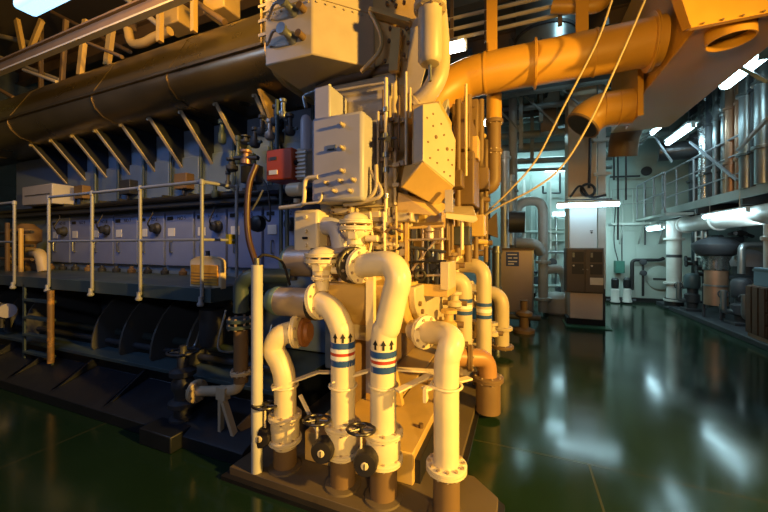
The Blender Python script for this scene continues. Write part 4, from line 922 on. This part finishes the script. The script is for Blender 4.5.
# ================================================================== RIGHT MACHINERY
tag(MB().box2((3.74,5.0,0),(6.25,12.2,.10)).build('machine_plinth', dark, None, .01), 'low dark plinth under the machinery along the right wall', 'plinth')
wpipe = T('white_main_pipe', 'thick white horizontal pipe under the right-hand gangway', 'pipe', (4.0,8.5,2.1))
MB().cyl((4.08,4.6,2.29),(4.08,11.2,2.29), .19, 24).build('tube', white, wpipe)
for y in (5.6,7.2,9.6,11.18): flange(wpipe, (4.08,y,2.29), (0,1,0), .225, .06, white, 8)
for y in (6.2,8.8): MB().box2((4.06,y-.03,2.45),(4.10,y+.03,2.70)).build('hanger', dark, wpipe)
MB().cyl((4.08,4.6,2.29),(4.08,6.9,2.29),.20,24).build('foil_wrap', foil, wpipe)
lamp('long fluorescent lamp under the gangway beside the thick white pipe', (3.78,8.0,2.36), (3.78,9.5,2.36), .09, tube_b, drop=.4)
lamp('short fluorescent lamp at the far end under the gangway landing', (3.50,11.0,2.22), (3.50,12.0,2.22), .12, tube_b, drop=.25)
cl = T('copper_vessel', 'copper and foil lagged vertical vessel with dark domed cap', 'vessel', (4.15,9.3,.1))
c = V((4.08,9.75,.1))
for a in range(3):
    q = c+V((.2*math.cos(a*2.1+.5),.2*math.sin(a*2.1+.5),0)); MB().cyl(q,q+V((0,0,.35)),.03,8).build('leg', dark, cl)
MB().cyl(c+V((0,0,.3)),c+V((0,0,.72)),.205,24).build('copper_shell', copper, cl)
MB().cyl(c+V((0,0,.72)),c+V((0,0,.76)),.22,24).build('band', silver, cl)
MB().cyl(c+V((0,0,.76)),c+V((0,0,1.08)),.20,24).build('copper_shell', copper, cl)
MB().lathe(c+V((0,0,1.08)),(0,0,1),[(.21,0),(.23,.05),(.21,.2),(.27,.34)],24).build('foil_shell', foil, cl)
MB().lathe(c+V((0,0,1.40)),(0,0,1),[(.27,0),(.36,.06),(.42,.2),(.42,.26),(.30,.36),(.16,.42)],28).build('domed_cap', dark, cl)
def pump(label, x, y, m, s=1):
    t = T('water_pump', label, 'pump', (x,y,.1))
    MB().box2((x-.22*s,y-.22*s,.1),(x+.22*s,y+.22*s,.16)).build('foot_plate', dark, t, .006)
    MB().lathe((x,y,.16),(0,0,1),[(.13*s,0),(.13*s,.12),(.2*s,.16),(.2*s,.34),(.12*s,.38),(.12*s,.5)],18).build('casing', dark, t)
    MB().lathe((x,y,.66),(0,0,1),[(.17*s,0),(.2*s,.05),(.2*s,.36*s),(.16*s,.44*s),(.05,.48*s)],20).build('motor', m, t)
    MB().tube([(x-.12,y,.36),(x-.36*s,y-.05,.36),(x-.36*s,y-.05,.8)],.05,.08,12).build('inlet', silver, t)
    MB().ring((x-.36*s,y-.05,.72),(.3,1,0),.08,.012,16,6).build('valve_wheel', dark, t)
    return t
pump('dark upright pump left of the copper lagged vessel', 4.02, 10.72, eteal, .8)
pump('dark upright pump right of the copper lagged vessel', 4.22, 9.12, dark, .85)
pump('dark upright pump before the brown crate', 4.22, 8.45, brownp, .8)
gd = T('grey_dome_tank', 'grey dome-topped tank with ring right of the copper vessel', 'tank', (4.9,8.7,.1))
c = V((4.90,10.42,.1))
MB().lathe(c,(0,0,1),[(.26,0),(.26,.8),(.30,.84),(.30,.9),(.22,.95),(.22,1.15)],24).build('body', dark, gd)
MB().lathe(c+V((0,0,1.15)),(0,0,1),[(.30,0),(.33,.06),(.31,.24),(.2,.36),(.06,.4)],26).build('dome', eplate, gd)
MB().ring(c+V((-.22,-.22,1.34)),(-.7,-.7,.3),.08,.014,18,6).build('ring', labelw, gd)
bxx = T('brown_crate', 'brown slatted crate at the right edge of the floor', 'crate', (5.0,6.9,.1))
MB().box2((3.80,7.52,.16),(4.75,8.05,1.02)).build('body', M('brown_wood', (.08,.035,.018), .6), bxx, .01)
slat = M('brown_slat', (.09,.042,.02), .6)
for k in range(4): MB().box2((3.78,7.49,.20+.21*k),(4.77,7.52,.37+.21*k)).build('slat', slat, bxx)
for k in range(3): MB().box2((3.77,7.53+.18*k,.18),(3.80,7.67+.18*k,1.0)).build('side_slat', slat, bxx)
for x in (3.86,4.28,4.7): MB().box2((x-.05,7.52,.10),(x+.05,8.05,.16)).build('skid', copper, bxx)
bb = T('blue_grey_box', 'blue grey steel box resting on the brown crate', 'box', (4.3,7.8,1.02))
MB().box2((3.86,7.56,1.02),(4.7,8.0,1.34)).build('body', M('blue_grey_paint', (.12,.19,.24), .45), bb, .012)
MB().box2((3.85,7.55,1.27),(4.71,8.01,1.31)).build('lid', eteal, bb)
wc = T('white_stanchion', 'white stub pipe standing on the blue grey box', 'pipe', (4.0,7.8,1.34))
MB().cyl((3.98,7.8,1.34),(3.98,7.8,2.10),.08,18).build('tube', white, wc); flange(wc,(3.98,7.8,1.85),(0,0,1),.12,.06,white,6)
for i,y in enumerate((5.9,7.9,9.8,11.4)):
    p = T('gangway_stanchion', 'pale steel stanchion carrying the gangway, %s from the camera' % ORD[i], 'post', (4.4,y,.1))
    MB().bar((5.3,y,.10),(5.3,y,2.7),.1,.1,V((0,1,0))).build('post', gdk, p); MB().box2((5.2,y-.1,.1),(5.4,y+.1,.13)).build('foot', dark, p)
wl = T('white_ladder', 'narrow white ladder hanging below the gangway near the white riser', 'ladder', (4.1,10.7,1.4))
for y in (10.55,10.85): MB().bar((4.15,y,1.35),(4.15,y,2.66),.05,.03,V((1,0,0))).build('stringer', white, wl)
for k in range(5): MB().cyl((4.15,10.55,1.45+.25*k),(4.15,10.85,1.45+.25*k),.016,8).build('rung', white, wl)
for i,(x,y,z0,z1,r,m) in enumerate(((5.6,8.6,.1,2.5,.1,silver),(5.7,9.4,.1,2.5,.08,copper),(5.6,10.4,.1,2.5,.12,eteal),(5.9,7.8,.1,2.5,.12,silver),(5.8,11.2,.1,2.5,.1,white),(5.6,6.6,.1,2.5,.1,copper))):
    t = T('wall_riser', ('silver','copper','wide teal','fat silver','white','near copper')[i]+' riser pipe against the right wall behind the machinery', 'pipe', (x,y,z0))
    MB().cyl((x,y,z0),(x,y,z1),r,14).build('tube', m, t); flange(t,(x,y,1.2),(0,0,1),r*1.5,.06,m,6)
tag(MB().tube([(4.22,9.12,1.15),(4.22,9.12,1.75),(4.62,9.2,1.75),(5.5,9.2,1.75)],.06,.12,12).build('bent_pipe', silver), 'silver bent pipe above the pump right of copper vessel', 'pipe')
for i in range(5):
    x, y = 4.6+.3*(i % 3), 7.2+.9*i
    tag(MB().smooth([(x-.3,y-.4,2.0),(x,y-.1,1.85+.05*i),(x+.1,y+.3,2.05),(x+.5,y+.7,1.95)],.04,10).build('sagging_cable', cable), 'sagging black cable bundle under the gangway, %s from the camera' % ORD[i], 'cable')

# upper right: pipes behind gangway
for i,(px,m,r,yy,y0,y1) in enumerate(((705,foil,.13,10.2,185,112),(716,silver,.06,9.6,185,70),(724,silver,.05,9.2,180,70),(731,copper,.09,8.9,190,60),(739,copper,.06,8.6,195,60),(747,silver,.11,8.2,190,60),(757,dark,.09,8.0,190,60),(764,silver,.12,7.7,185,60),(697,dark,.16,11,180,120),(712,dark,.11,9.9,185,80))):
    t = T('gangway_riser', ('crumpled foil wrapped riser above the gangway at its far end','thin silver riser above the gangway, left of pair','thin silver riser above the gangway, right of pair','wide rust brown riser above the gangway','narrow rust brown riser above the gangway','fat silver riser near the right edge above gangway','dark riser near the right edge above gangway','rightmost fat silver riser above the gangway','fat dark riser at the far end above gangway','dark riser just right of the foil riser')[i], 'pipe', aY(px,y0,yy))
    b = aY(px,y0,yy); b.z = 2.78; tp = V((b.x,b.y,ZC-.02))
    MB().cyl(b,tp,r,14).build('tube', m, t)
    for z in (3.4,4.5): flange(t,(b.x,b.y,z),(0,0,1),r*1.35,.06,m)
lamp('fluorescent lamp high at the upper right beside the duct', (3.07,6.15,4.33), (3.07,7.05,4.33), .2, tube_b, drop=.8)
lamp('farther fluorescent lamp beyond the duct at upper right', (3.43,9.1,4.30), (3.43,10.4,4.30), .13, tube_b, drop=.8)
lamp('slim fluorescent lamp right under the duct edge at upper right', (2.75,7.8,4.25), (2.75,9.2,4.25), .08, tube_b, drop=.8)
fd = T('foil_duct', 'crumpled silver foil duct running back beside the orange duct', 'duct', (3,9.5,4.6))
MB().cyl((2.75,7.6,4.72),(2.75,12.0,4.72),.36,24).build('tube', foil, fd)
for y in (8.4,9.6,10.8): MB().cyl((2.75,y-.03,4.72),(2.75,y+.03,4.72),.38,24).build('band', silver, fd)
fd2 = T('foil_duct', 'second crumpled foil duct nearer the right wall overhead', 'duct', (4.2,9,4.7))
MB().cyl((4.3,6.5,4.85),(4.3,12.0,4.85),.32,24).build('tube', foil, fd2)
for y in (7.4,8.8,10.2): MB().cyl((4.3,y-.03,4.85),(4.3,y+.03,4.85),.34,24).build('band', silver, fd2)
for i,(a,b) in enumerate((((690,142,10.2),(737,180,8.4)),((738,150,7.0),(768,118,6.0)),((727,60,6.4),(768,82,6.0)),((650,130,10.5),(672,162,10.5)))):
    tag(MB().bar(aY(*a),aY(*b),.04,.04).build('diagonal_brace', railm), ('long diagonal brace behind the gangway railing','diagonal brace at the right edge above gangway','steel brace under the upper right lamp','short diagonal brace beyond the duct tail')[i], 'brace')
for i in range(5):
    tag(MB().cyl((3.3+.5*i,5.5,5.1+.08*(i%2)),(3.3+.5*i,12.3,5.1+.08*(i%2)),.05+.02*(i%3),10).build('ceiling_pipe', (silver,dark,grey2,copper,silver)[i]), 'ceiling pipe running back over the gangway, %s from the duct' % ORD[i], 'pipe')

# lamps near engine
lamp('short fluorescent lamp behind the yellow elbow near the overhead pipe', aY(436,53,5.0), aY(465,46,5.0), .13, tube_w)
lamp('small fluorescent lamp left of the brown riser at the back', aY(476,125,6.6), aY(493,122,6.6), .10, tube_w)

# ================================================================== UPPER LEFT
ib = T('crane_beam', 'yellow lit steel I-beam running along above the exhaust duct', 'beam', (-4.5,2.2,4.05))
MB().box2((-9,2.15,4.02),(-2.6,2.22,4.04)).build('lower_flange', epaint, ib)
MB().box2((-9,2.18,4.04),(-2.6,2.19,4.16)).build('web', brownp, ib)
MB().box2((-9,2.15,4.16),(-2.6,2.22,4.18)).build('upper_flange', brownp, ib)
ll = T('fluorescent_lamp', 'bright boxy fluorescent lamp at the upper left corner', 'lamp', (-3.9,1.55,3.9))
a = aY(23,14,1.55); bq = aY(70,-6,1.55)
MB().box2((a.x,1.45,a.z+.08),(bq.x,1.65,a.z+.16)).build('housing', lampbody, ll, .02)
MB().box2((a.x+.02,1.47,a.z),(bq.x-.02,1.63,a.z+.08)).build('diffuser', tube_m, ll, .03)
for i,(x0,y0,x1,y1,yy,w) in enumerate(((17,20,25,60,3.3,.10),(42,20,26,60,3.3,.10),(86,20,80,75,3.1,.10),(113,18,107,65,3.1,.11),(66,20,62,82,3.2,.06),(41,20,41,92,3.4,.05),(160,-10,160,42,3.0,.07),(194,-10,194,32,3.0,.06))):
    tag(MB().bar(aY(x0,y0,yy),aY(x1,y1,yy),w,.06,V((0,1,0))).build('roof_strut', eyellow if i < 4 or i > 5 else brownp), ('left leg of the yellow V strut above the duct','right leg of the yellow V strut above the duct','yellow strut beside the crane beam joint','short yellow strut right of beam joint','thin brown strut between V and beam joint','thinnest brown strut at far left above the duct','brown strut above the duct, right of the orange pipe bend','brown strut above the duct, nearest the housing')[i], 'strut')
for i,(x0,y0,x1,y1,yy,r) in enumerate(((0,57,60,80,3.5,.035),(0,90,14,98,3.0,.035),(24,70,57,82,3.0,.03),(88,43,122,57,2.9,.025),(0,36,42,46,3.6,.05),(52,12,130,52,3.5,.035),(120,-6,165,30,3.3,.04),(180,-8,225,22,3.2,.04))):
    tag(MB().cyl(aY(x0,y0,yy),aY(x1,y1,yy),r,10).build('roof_pipe', (epaint,brownp)[i%2]), ('long pale pipe at far left above the duct','stub pipe end at the left edge above duct','short pale pipe beneath the V strut','pale pipe right of the beam joint','high brown pipe behind the V strut','slanting pipe right of the corner lamp','slanting pipe above the orange pipe bend','slanting pipe left of the cable riser')[i], 'pipe')
tag(MB().smooth([aY(128,30,3.2),aY(132,43,3.2),aY(143,43,3.2),aY(155,37,3.2),aY(170,31,3.2)], .06, 16).build('orange_bend', eyellow), 'yellow pipe bend lying above the exhaust duct', 'pipe')
for i,(px,py,w,h) in enumerate(((178,20,.4,.3),(122,22,.3,.25),(222,6,.4,.3),(4,14,.5,.25))):
    tag(MB().box(aY(px,py,3.5),(w,.3,h)).build('roof_box', eyellow if i != 1 else brownp, None, .02), ('yellow box above the duct, beside the brown struts','brown box over the crane beam joint','yellow box above the duct next to cable riser','yellow box left of the corner lamp')[i], 'box')
far = T('left_pump', 'shadowed brown pump machinery behind the far left guard rail', 'pump', (-8.0,3.2,1.3))
MB().lathe((-7.9,3.0,1.3),(0,0,1),[(.2,0),(.2,.08),(.12,.12),(.12,.45),(.19,.5),(.19,.7),(.08,.8)],20).build('body', brownp, far)
for k in range(5): MB().cyl((-8.3+.22*k,2.75+.1*(k%2),1.3),(-8.3+.22*k,2.75+.1*(k%2),1.9+.1*(k%3)),.03,8).build('riser', (dark,eyellow,brownp)[k%3], far)
for k in range(3): MB().cyl((-8.5,2.8,1.5+.22*k),(-7.2,2.8,1.5+.22*k),.025,8).build('cross_pipe', (brownp,dark,dark)[k], far)
MB().tube([(-7.9,3.0,1.6),(-7.2,2.9,1.6),(-7.1,2.9,1.3)],.08,.15,14).build('pipe', epaint, far)
f2 = T('left_flange_valve', 'grey valve glimpsed at the far left below the walkway', 'valve', (-7.0,2.2,.45))
q = aY(2,310,2.35); MB().lathe(q,(1,0,0),[(.1,-.2),(.1,-.16),(.05,-.14),(.05,.1),(.1,.12),(.1,.16)],18).build('body', eplate, f2)
MB().cyl(q+V((0,0,-.25)),q+V((0,0,.1)),.03,8).build('stem', dark, f2)


# ================================================================== ENGINE SIDE DETAIL (parts of the housing)
def stud(p, r=.014, h=.03, m=None): bolt(bkc, p, (0,-1,0), r, h, m or epaint, 'stud', 8)
random.seed(3)
for (x0,y0,x1,y1,yy,m) in ((330,214,352,206,2.5,epaint),(352,238,370,222,2.56,eyellow),(372,262,398,244,2.6,epaint),(372,242,386,226,2.58,cream),(388,242,402,222,2.58,eyellow),(392,222,412,212,2.56,epaint),(322,252,334,236,2.5,brownp),(368,222,390,206,2.62,epaint),(398,256,406,216,2.64,epaint),(365,292,376,266,2.55,eyellow),(376,290,404,262,2.66,epaint)):
    o = MB().box2(aY(x0,y0,yy), aY(x1,y1,yy)+V((0,.2,0))).build('side_boss', m, bkc, .012)
    for fx in (.15,.85):
        for fy in (.2,.8): stud(aY(x0+(x1-x0)*fx, y0+(y1-y0)*fy, yy), .011, .02, brownp if m is not brownp else steel)
for (pts, r, m) in (([(372,228),(384,232),(392,228),(403,232)],.012,brownp),([(374,250),(390,252),(402,247)],.010,black),([(370,212),(372,236),(369,255)],.012,cream),([(330,262),(334,272),(334,290)],.014,brownp),([(384,212),(385,262)],.012,cream),([(396,206),(397,262)],.010,eyellow),([(348,300),(360,304),(372,300)],.014,brownp)):
    MB().smooth([aY(a,b,2.46) for a,b in pts], r, 8).build('small_pipe', m, bkc)
for (px,py,r,m) in ((377,234,.03,brownp),(393,231,.035,dark),(382,252,.03,epaint),(399,238,.02,black),(366,246,.04,eyellow),(390,248,.025,steel)):
    q = aY(px,py,2.54); MB().lathe(q, (0,-1,0), [(r,0),(r,.02),(r*.7,.03),(r*.7,.05),(r*.4,.06)], 16).build('port_cap', m, bkc)
# brackets and pipework strip above: between studded cover and gearbox
for (px,y0,y1,yy,r,m) in ((383,205,90,2.6,.010,brownp),(390,160,84,2.62,.020,epaint),(395,205,150,2.6,.014,epaint),(399,150,96,2.6,.010,brownp),(410,118,88,2.6,.012,cream),(414,165,140,2.5,.016,eyellow)):
    MB().cyl(aY(px,y0,yy), aY(px,y1,yy), r, 8).build('riser_pipe', m, bkc)
for (px,py) in ((383,112),(383,130),(390,120),(390,150),(396,165),(396,185),(383,160),(383,185)):
    MB().box(aY(px,py,2.57), (.06,.03,.03)).build('pipe_clip', epaint if py % 2 else brownp, bkc)
for (x0,y0,x1,y1) in ((378,205,409,204),(379,165,404,163),(379,122,404,120)):
    MB().bar(aY(x0,y0,2.66), aY(x1,y1,2.66), .03, .04).build('cross_rib', epaint, bkc)
# rack internals
for (x0,y0,x1,y1,m) in ((411,240,417,226,dark),(431,244,440,230,brownp),(425,270,436,256,black),(438,284,444,268,dark),(412,284,419,268,brownp)):
    MB().box2(aY(x0,y0,2.66), aY(x1,y1,2.66)+V((0,.12,0))).build('link_block', m, rk, .005)
for (a,b,m) in (((410,228),(444,226),eyellow),((410,247),(446,252),dark),((412,270),(436,240),steel),((420,284),(444,262),black)):
    MB().cyl(aY(a[0],a[1],2.66), aY(b[0],b[1],2.66), .012, 8).build('lever_rod', m, rk)
# engine end wall, upper part behind overhead duct
ew = T('end_pipework', 'cluster frame of brown and yellow pipes on the engine end under the air pipe', 'pipework', aY(470,180,3.9))
for (px,y0,y1,yy,r,m) in ((458,256,100,3.5,.03,brownp),(468,262,96,3.8,.045,eyellow),(476,262,120,4.1,.03,brownp),(481,250,100,4.4,.04,epaint),(486,262,140,4.7,.03,brownp),(449,256,190,3.2,.02,epaint)):
    MB().cyl(aY(px,y0,yy), aY(px,y1,yy), r, 10).build('riser', brownp, ew)
for (x0,y0,x1,y1,yy,m) in ((452,168,482,172,3.8,epaint),(455,196,488,200,4.0,brownp),(450,240,486,242,3.8,eyellow),(458,130,484,136,4.0,eyellow),(452,110,482,112,3.9,brownp)):
    MB().cyl(aY(x0,y0,yy), aY(x1,y1,yy+.6), .035, 10).build('cross_pipe', brownp if m is epaint else m, ew)
for (px,py,yy,w) in ((463,236,3.5,.16),(476,226,3.9,.2),(456,180,3.4,.14),(470,150,3.8,.2),(480,180,4.3,.22),(462,116,3.7,.18)):
    MB().box(aY(px,py,yy), (w,.2,w*1.2)).build('clamp_block', (brownp,dark,eyellow)[int(px)%3], ew, .01)
# fittings on the bearers beside front pipes
for i,(x,y) in enumerate(((-1.38,2.35),(-1.15,2.9),(-.85,3.3))):
    bolt(bed, (x,y,.30), (0,0,1), .03, .04, brownp, 'holding_bolt')
# under-platform pipes
for i,(y,z,r) in enumerate(((2.62,.50,.035),(2.75,.58,.05),(3.1,1.02,.04))):
    tag(MB().cyl((-8,y,z),(-2.2,y,z),r,10).build('bed_pipe', (dark,eteal,dark)[i]), ('thin dark pipe lying lowest through the curved gussets','thicker teal pipe running through the curved gussets','dark pipe high under the walkway deck')[i], 'pipe')
# right side clutter
rc = T('pipe_manifold', 'dark manifold of pipes and valves between the pumps under the gangway', 'manifold', (4.6,9.8,.1))
for k in range(4):
    y = 11.1+.3*k; x = 4.45+.1*(k%2)
    MB().cyl((x,y,.12),(x,y,2.45),.045+.015*(k%3),10).build('riser', (silver,dark,eteal,copper)[k%4], rc)
    MB().lathe((x-.06,y,1.0+.12*(k%4)),(-1,0,0),[(.05,0),(.05,.1),(.09,.11),(.09,.14)],12).build('valve_wheel', dark, rc)
for z in (.55,1.15,1.95): MB().cyl((4.66,10.9,z),(4.66,12.1,z),.06,10).build('header', (dark,silver,eteal)[int(z*2)%3], rc)
for k in range(3):
    y = 10.9+.45*k
    MB().box2((4.85,y,1.5),(5.1,y+.35,1.95)).build('relay_box', (dark,eteal,cabbr)[k%3], rc, .01)
tag(MB().box2((4.45,4.4,2.46),(5.5,12.0,2.495)).build('under_tray', dark), 'dark cable tray slung under the gangway deck', 'tray')
uc = T('upper_pipework', 'dark lattice of horizontal pipes behind the gangway risers', 'pipework', (5.6,9,3))
for k in range(6):
    z = 3.1+.42*k; MB().cyl((5.2-.1*(k%2),7.5,z),(5.2-.1*(k%2),12.2,z),.05+.02*(k%3),10).build('pipe', (dark,silver,brownp,dark,foil,dark)[k], uc)
for k in range(8):
    y = 8.4+.5*k; MB().bar((5.0,y,2.76),(5.0,y,6.3),.07,.07,V((0,1,0))).build('stanchion', dark, uc)
for k in range(4):
    y = 8.5+.9*k; MB().bar((4.95,y,2.9),(4.95,y+.8,4.6),.03,.05,V((1,0,0))).build('brace', railm, uc)
for k in range(5):
    y = 8.4+.75*k; MB().box2((4.6,y,4.1+.15*(k%2)),(4.95,y+.4,4.6)).build('junction_box', (dark,brownp,eteal)[k%3], uc, .015)
sd3 = T('dark_duct', 'dark crumpled duct crossing above the gangway far end', 'duct', (4.2,10.6,4))
MB().smooth([(3.4,10.9,4.2),(4.2,10.7,4.15),(4.72,10.5,4.0),(4.78,10.4,3.5)],.24,16).build('tube', M('dark_foil', (.08,.08,.085), .35, metal=.7, bump=.8, bscale=12), sd3)
# ceiling lattice over the middle
cl2 = T('roof_lattice', 'dark lattice of beams under the ceiling behind the wide air pipe', 'lattice', (.8,9,5.4))
for k in range(6):
    x = -.9+.75*k; MB().bar((x,6.6,5.5),(x,12.4,5.5),.07,.12).build('joist', dark, cl2)
for k in range(4):
    y = 7.1+1.5*k; MB().bar((-1.2,y,5.35),(4.0,y,5.35),.08,.10).build('cross_joist', grey2, cl2)
for k in range(4):
    x = -.7+.8*k; MB().bar((x,8.6,5.3),(x+.7,8.6,4.5),.04,.04,V((0,1,0))).build('brace', grey2, cl2)
for i,(px,py,yy,w,h) in enumerate(((512,118,9.0,.5,.25),(548,100,9.4,.5,.3),(528,90,8.6,.35,.3),(560,122,10.5,.7,.3))):
    tag(MB().box(aY(px,py,yy),(w,.3,h)).build('junction_box', (dark,brownp,dark,eteal)[i], None, .015), ('lowest left dark box among the back overhead pipes','brown box among the back overhead pipes nearest the pillar','dark box up by the back hanger posts','teal box behind overhead pipes close to the pillar')[i], 'box')
# back wall items left of the pillar
bw = T('wall_pipework', 'pale pipes and shelves on the back wall behind the U pipe', 'pipework', (.2,12.4,.2))
for (px,y0,y1,r) in ((524,300,180,.06),(531,300,175,.04),(537,300,205,.05),(549,300,182,.07),(556,300,215,.04)):
    MB().cyl(aY(px,y0,12.35), aY(px,y1,12.35), r, 10).build('riser', (mint,silver,white)[px%3], bw)
for py in (232,252,272,286): MB().cyl(aY(520,py,12.3), aY(566,py,12.3), .05, 10).build('header', (silver,mint,dark)[py%3], bw)
for (px,py) in ((527,262),(536,280),(552,262),(560,290),(522,285)): MB().lathe(aY(px,py,12.2),(0,-1,0),[(.07,0),(.07,.15),(.13,.16),(.13,.2)],14).build('valve_wheel', (dark,eteal)[px%2], bw)
bt = T('base_tank', 'dark round tank low beneath the grey branch pipe by the cabinet', 'tank', aZ(556,312,0))
q = aZ(557,313,0); MB().lathe(q,(0,0,1),[(.3,0),(.34,.05),(.34,.40),(.26,.5),(.1,.54)],22).build('body', gp, bt)

# ================================================================== LIGHTS
def spot(name, loc, tgt, e, col, size=.15, ang=120, blend=.6):
    l = bpy.data.lights.new(name, 'SPOT'); l.energy = e; l.color = col; l.shadow_soft_size = size; l.spot_size = math.radians(ang); l.spot_blend = blend
    o = bpy.data.objects.new(name, l); COL.objects.link(o); o.location = loc
    o.rotation_euler = (V(tgt)-V(loc)).to_track_quat('-Z', 'Y').to_euler(); return o
def area(name, loc, tgt, e, col, sx, sy):
    l = bpy.data.lights.new(name, 'AREA'); l.energy = e; l.color = col; l.shape = 'RECTANGLE'; l.size = sx; l.size_y = sy
    o = bpy.data.objects.new(name, l); COL.objects.link(o); o.location = loc
    o.rotation_euler = (V(tgt)-V(loc)).to_track_quat('-Z', 'Y').to_euler(); return o
WARM = (1,.54,.085)
spot('assumed_warm_key', (5.0,.95,3.05), (-1.0,2.6,1.7), 4000, WARM, .10, 80)  # assumed warm key light out of view at right, no fixture there
spot('added_warm_fill_low', (1.9,-2.3,2.0), (-.45,2.2,.95), 900, (1,.58,.15), .12, 33, .7)  # added warm fill from the camera side, no fixture, brightens the front pipes
spot('assumed_warm_spot_pillar', (.5,1.0,2.8), (1.0,6.0,3.6), 300, WARM, .15, 62)  # assumed unseen warm spot in mid-room, set to light duct, air pipe and pillar
spot('added_warm_fill_left', (-2.4,1.0,5.4), (-6,4.0,4.2), 420, WARM, .12, 110)  # added warm spot out of view, brightens the exhaust duct and upper left beams
spot('added_warm_fill_roof', (-1.6,1.1,4.3), (-6.0,4.4,5.0), 420, WARM, .12, 100)  # added unseen warm spot that lights the roof struts and duct top
area('fluorescent_left', (-4.4,.3,4.4), (-5,3.4,1.9), 42, (.32,.52,1), 2.4, .25)
area('added_cool_fill_fore', (-1.0,-2.6,3.2), (-1.2,3,2.0), 30, (.74,.76,1), 2.0, .3)  # added cool fill from behind the camera for the engine's front faces
area('fluorescent_back_left', (0.4,11.2,5.0), (.6,12,1), 95, (.55,.95,1), 2.0, .3)
area('fluorescent_back_right', (2.3,10.9,2.35), (2.5,12.6,1.2), 34, (.62,.97,.95), 1.4, .2)
area('fluorescent_gangway', (3.55,8.3,2.1), (4.4,9.7,.9), 14, (.7,.95,1), 1.4, .12)
area('added_cool_fill_duct', (1.9,5.0,6.2), aY(545,20,6.5), 22, (.55,.9,1), 1.0, .15)  # added unseen cool light aimed at the silver vertical duct
W = bpy.data.worlds.new('world'); S.world = W; W.use_nodes = True
W.node_tree.nodes['Background'].inputs[0].default_value = (.03,.04,.05,1); W.node_tree.nodes['Background'].inputs[1].default_value = .4
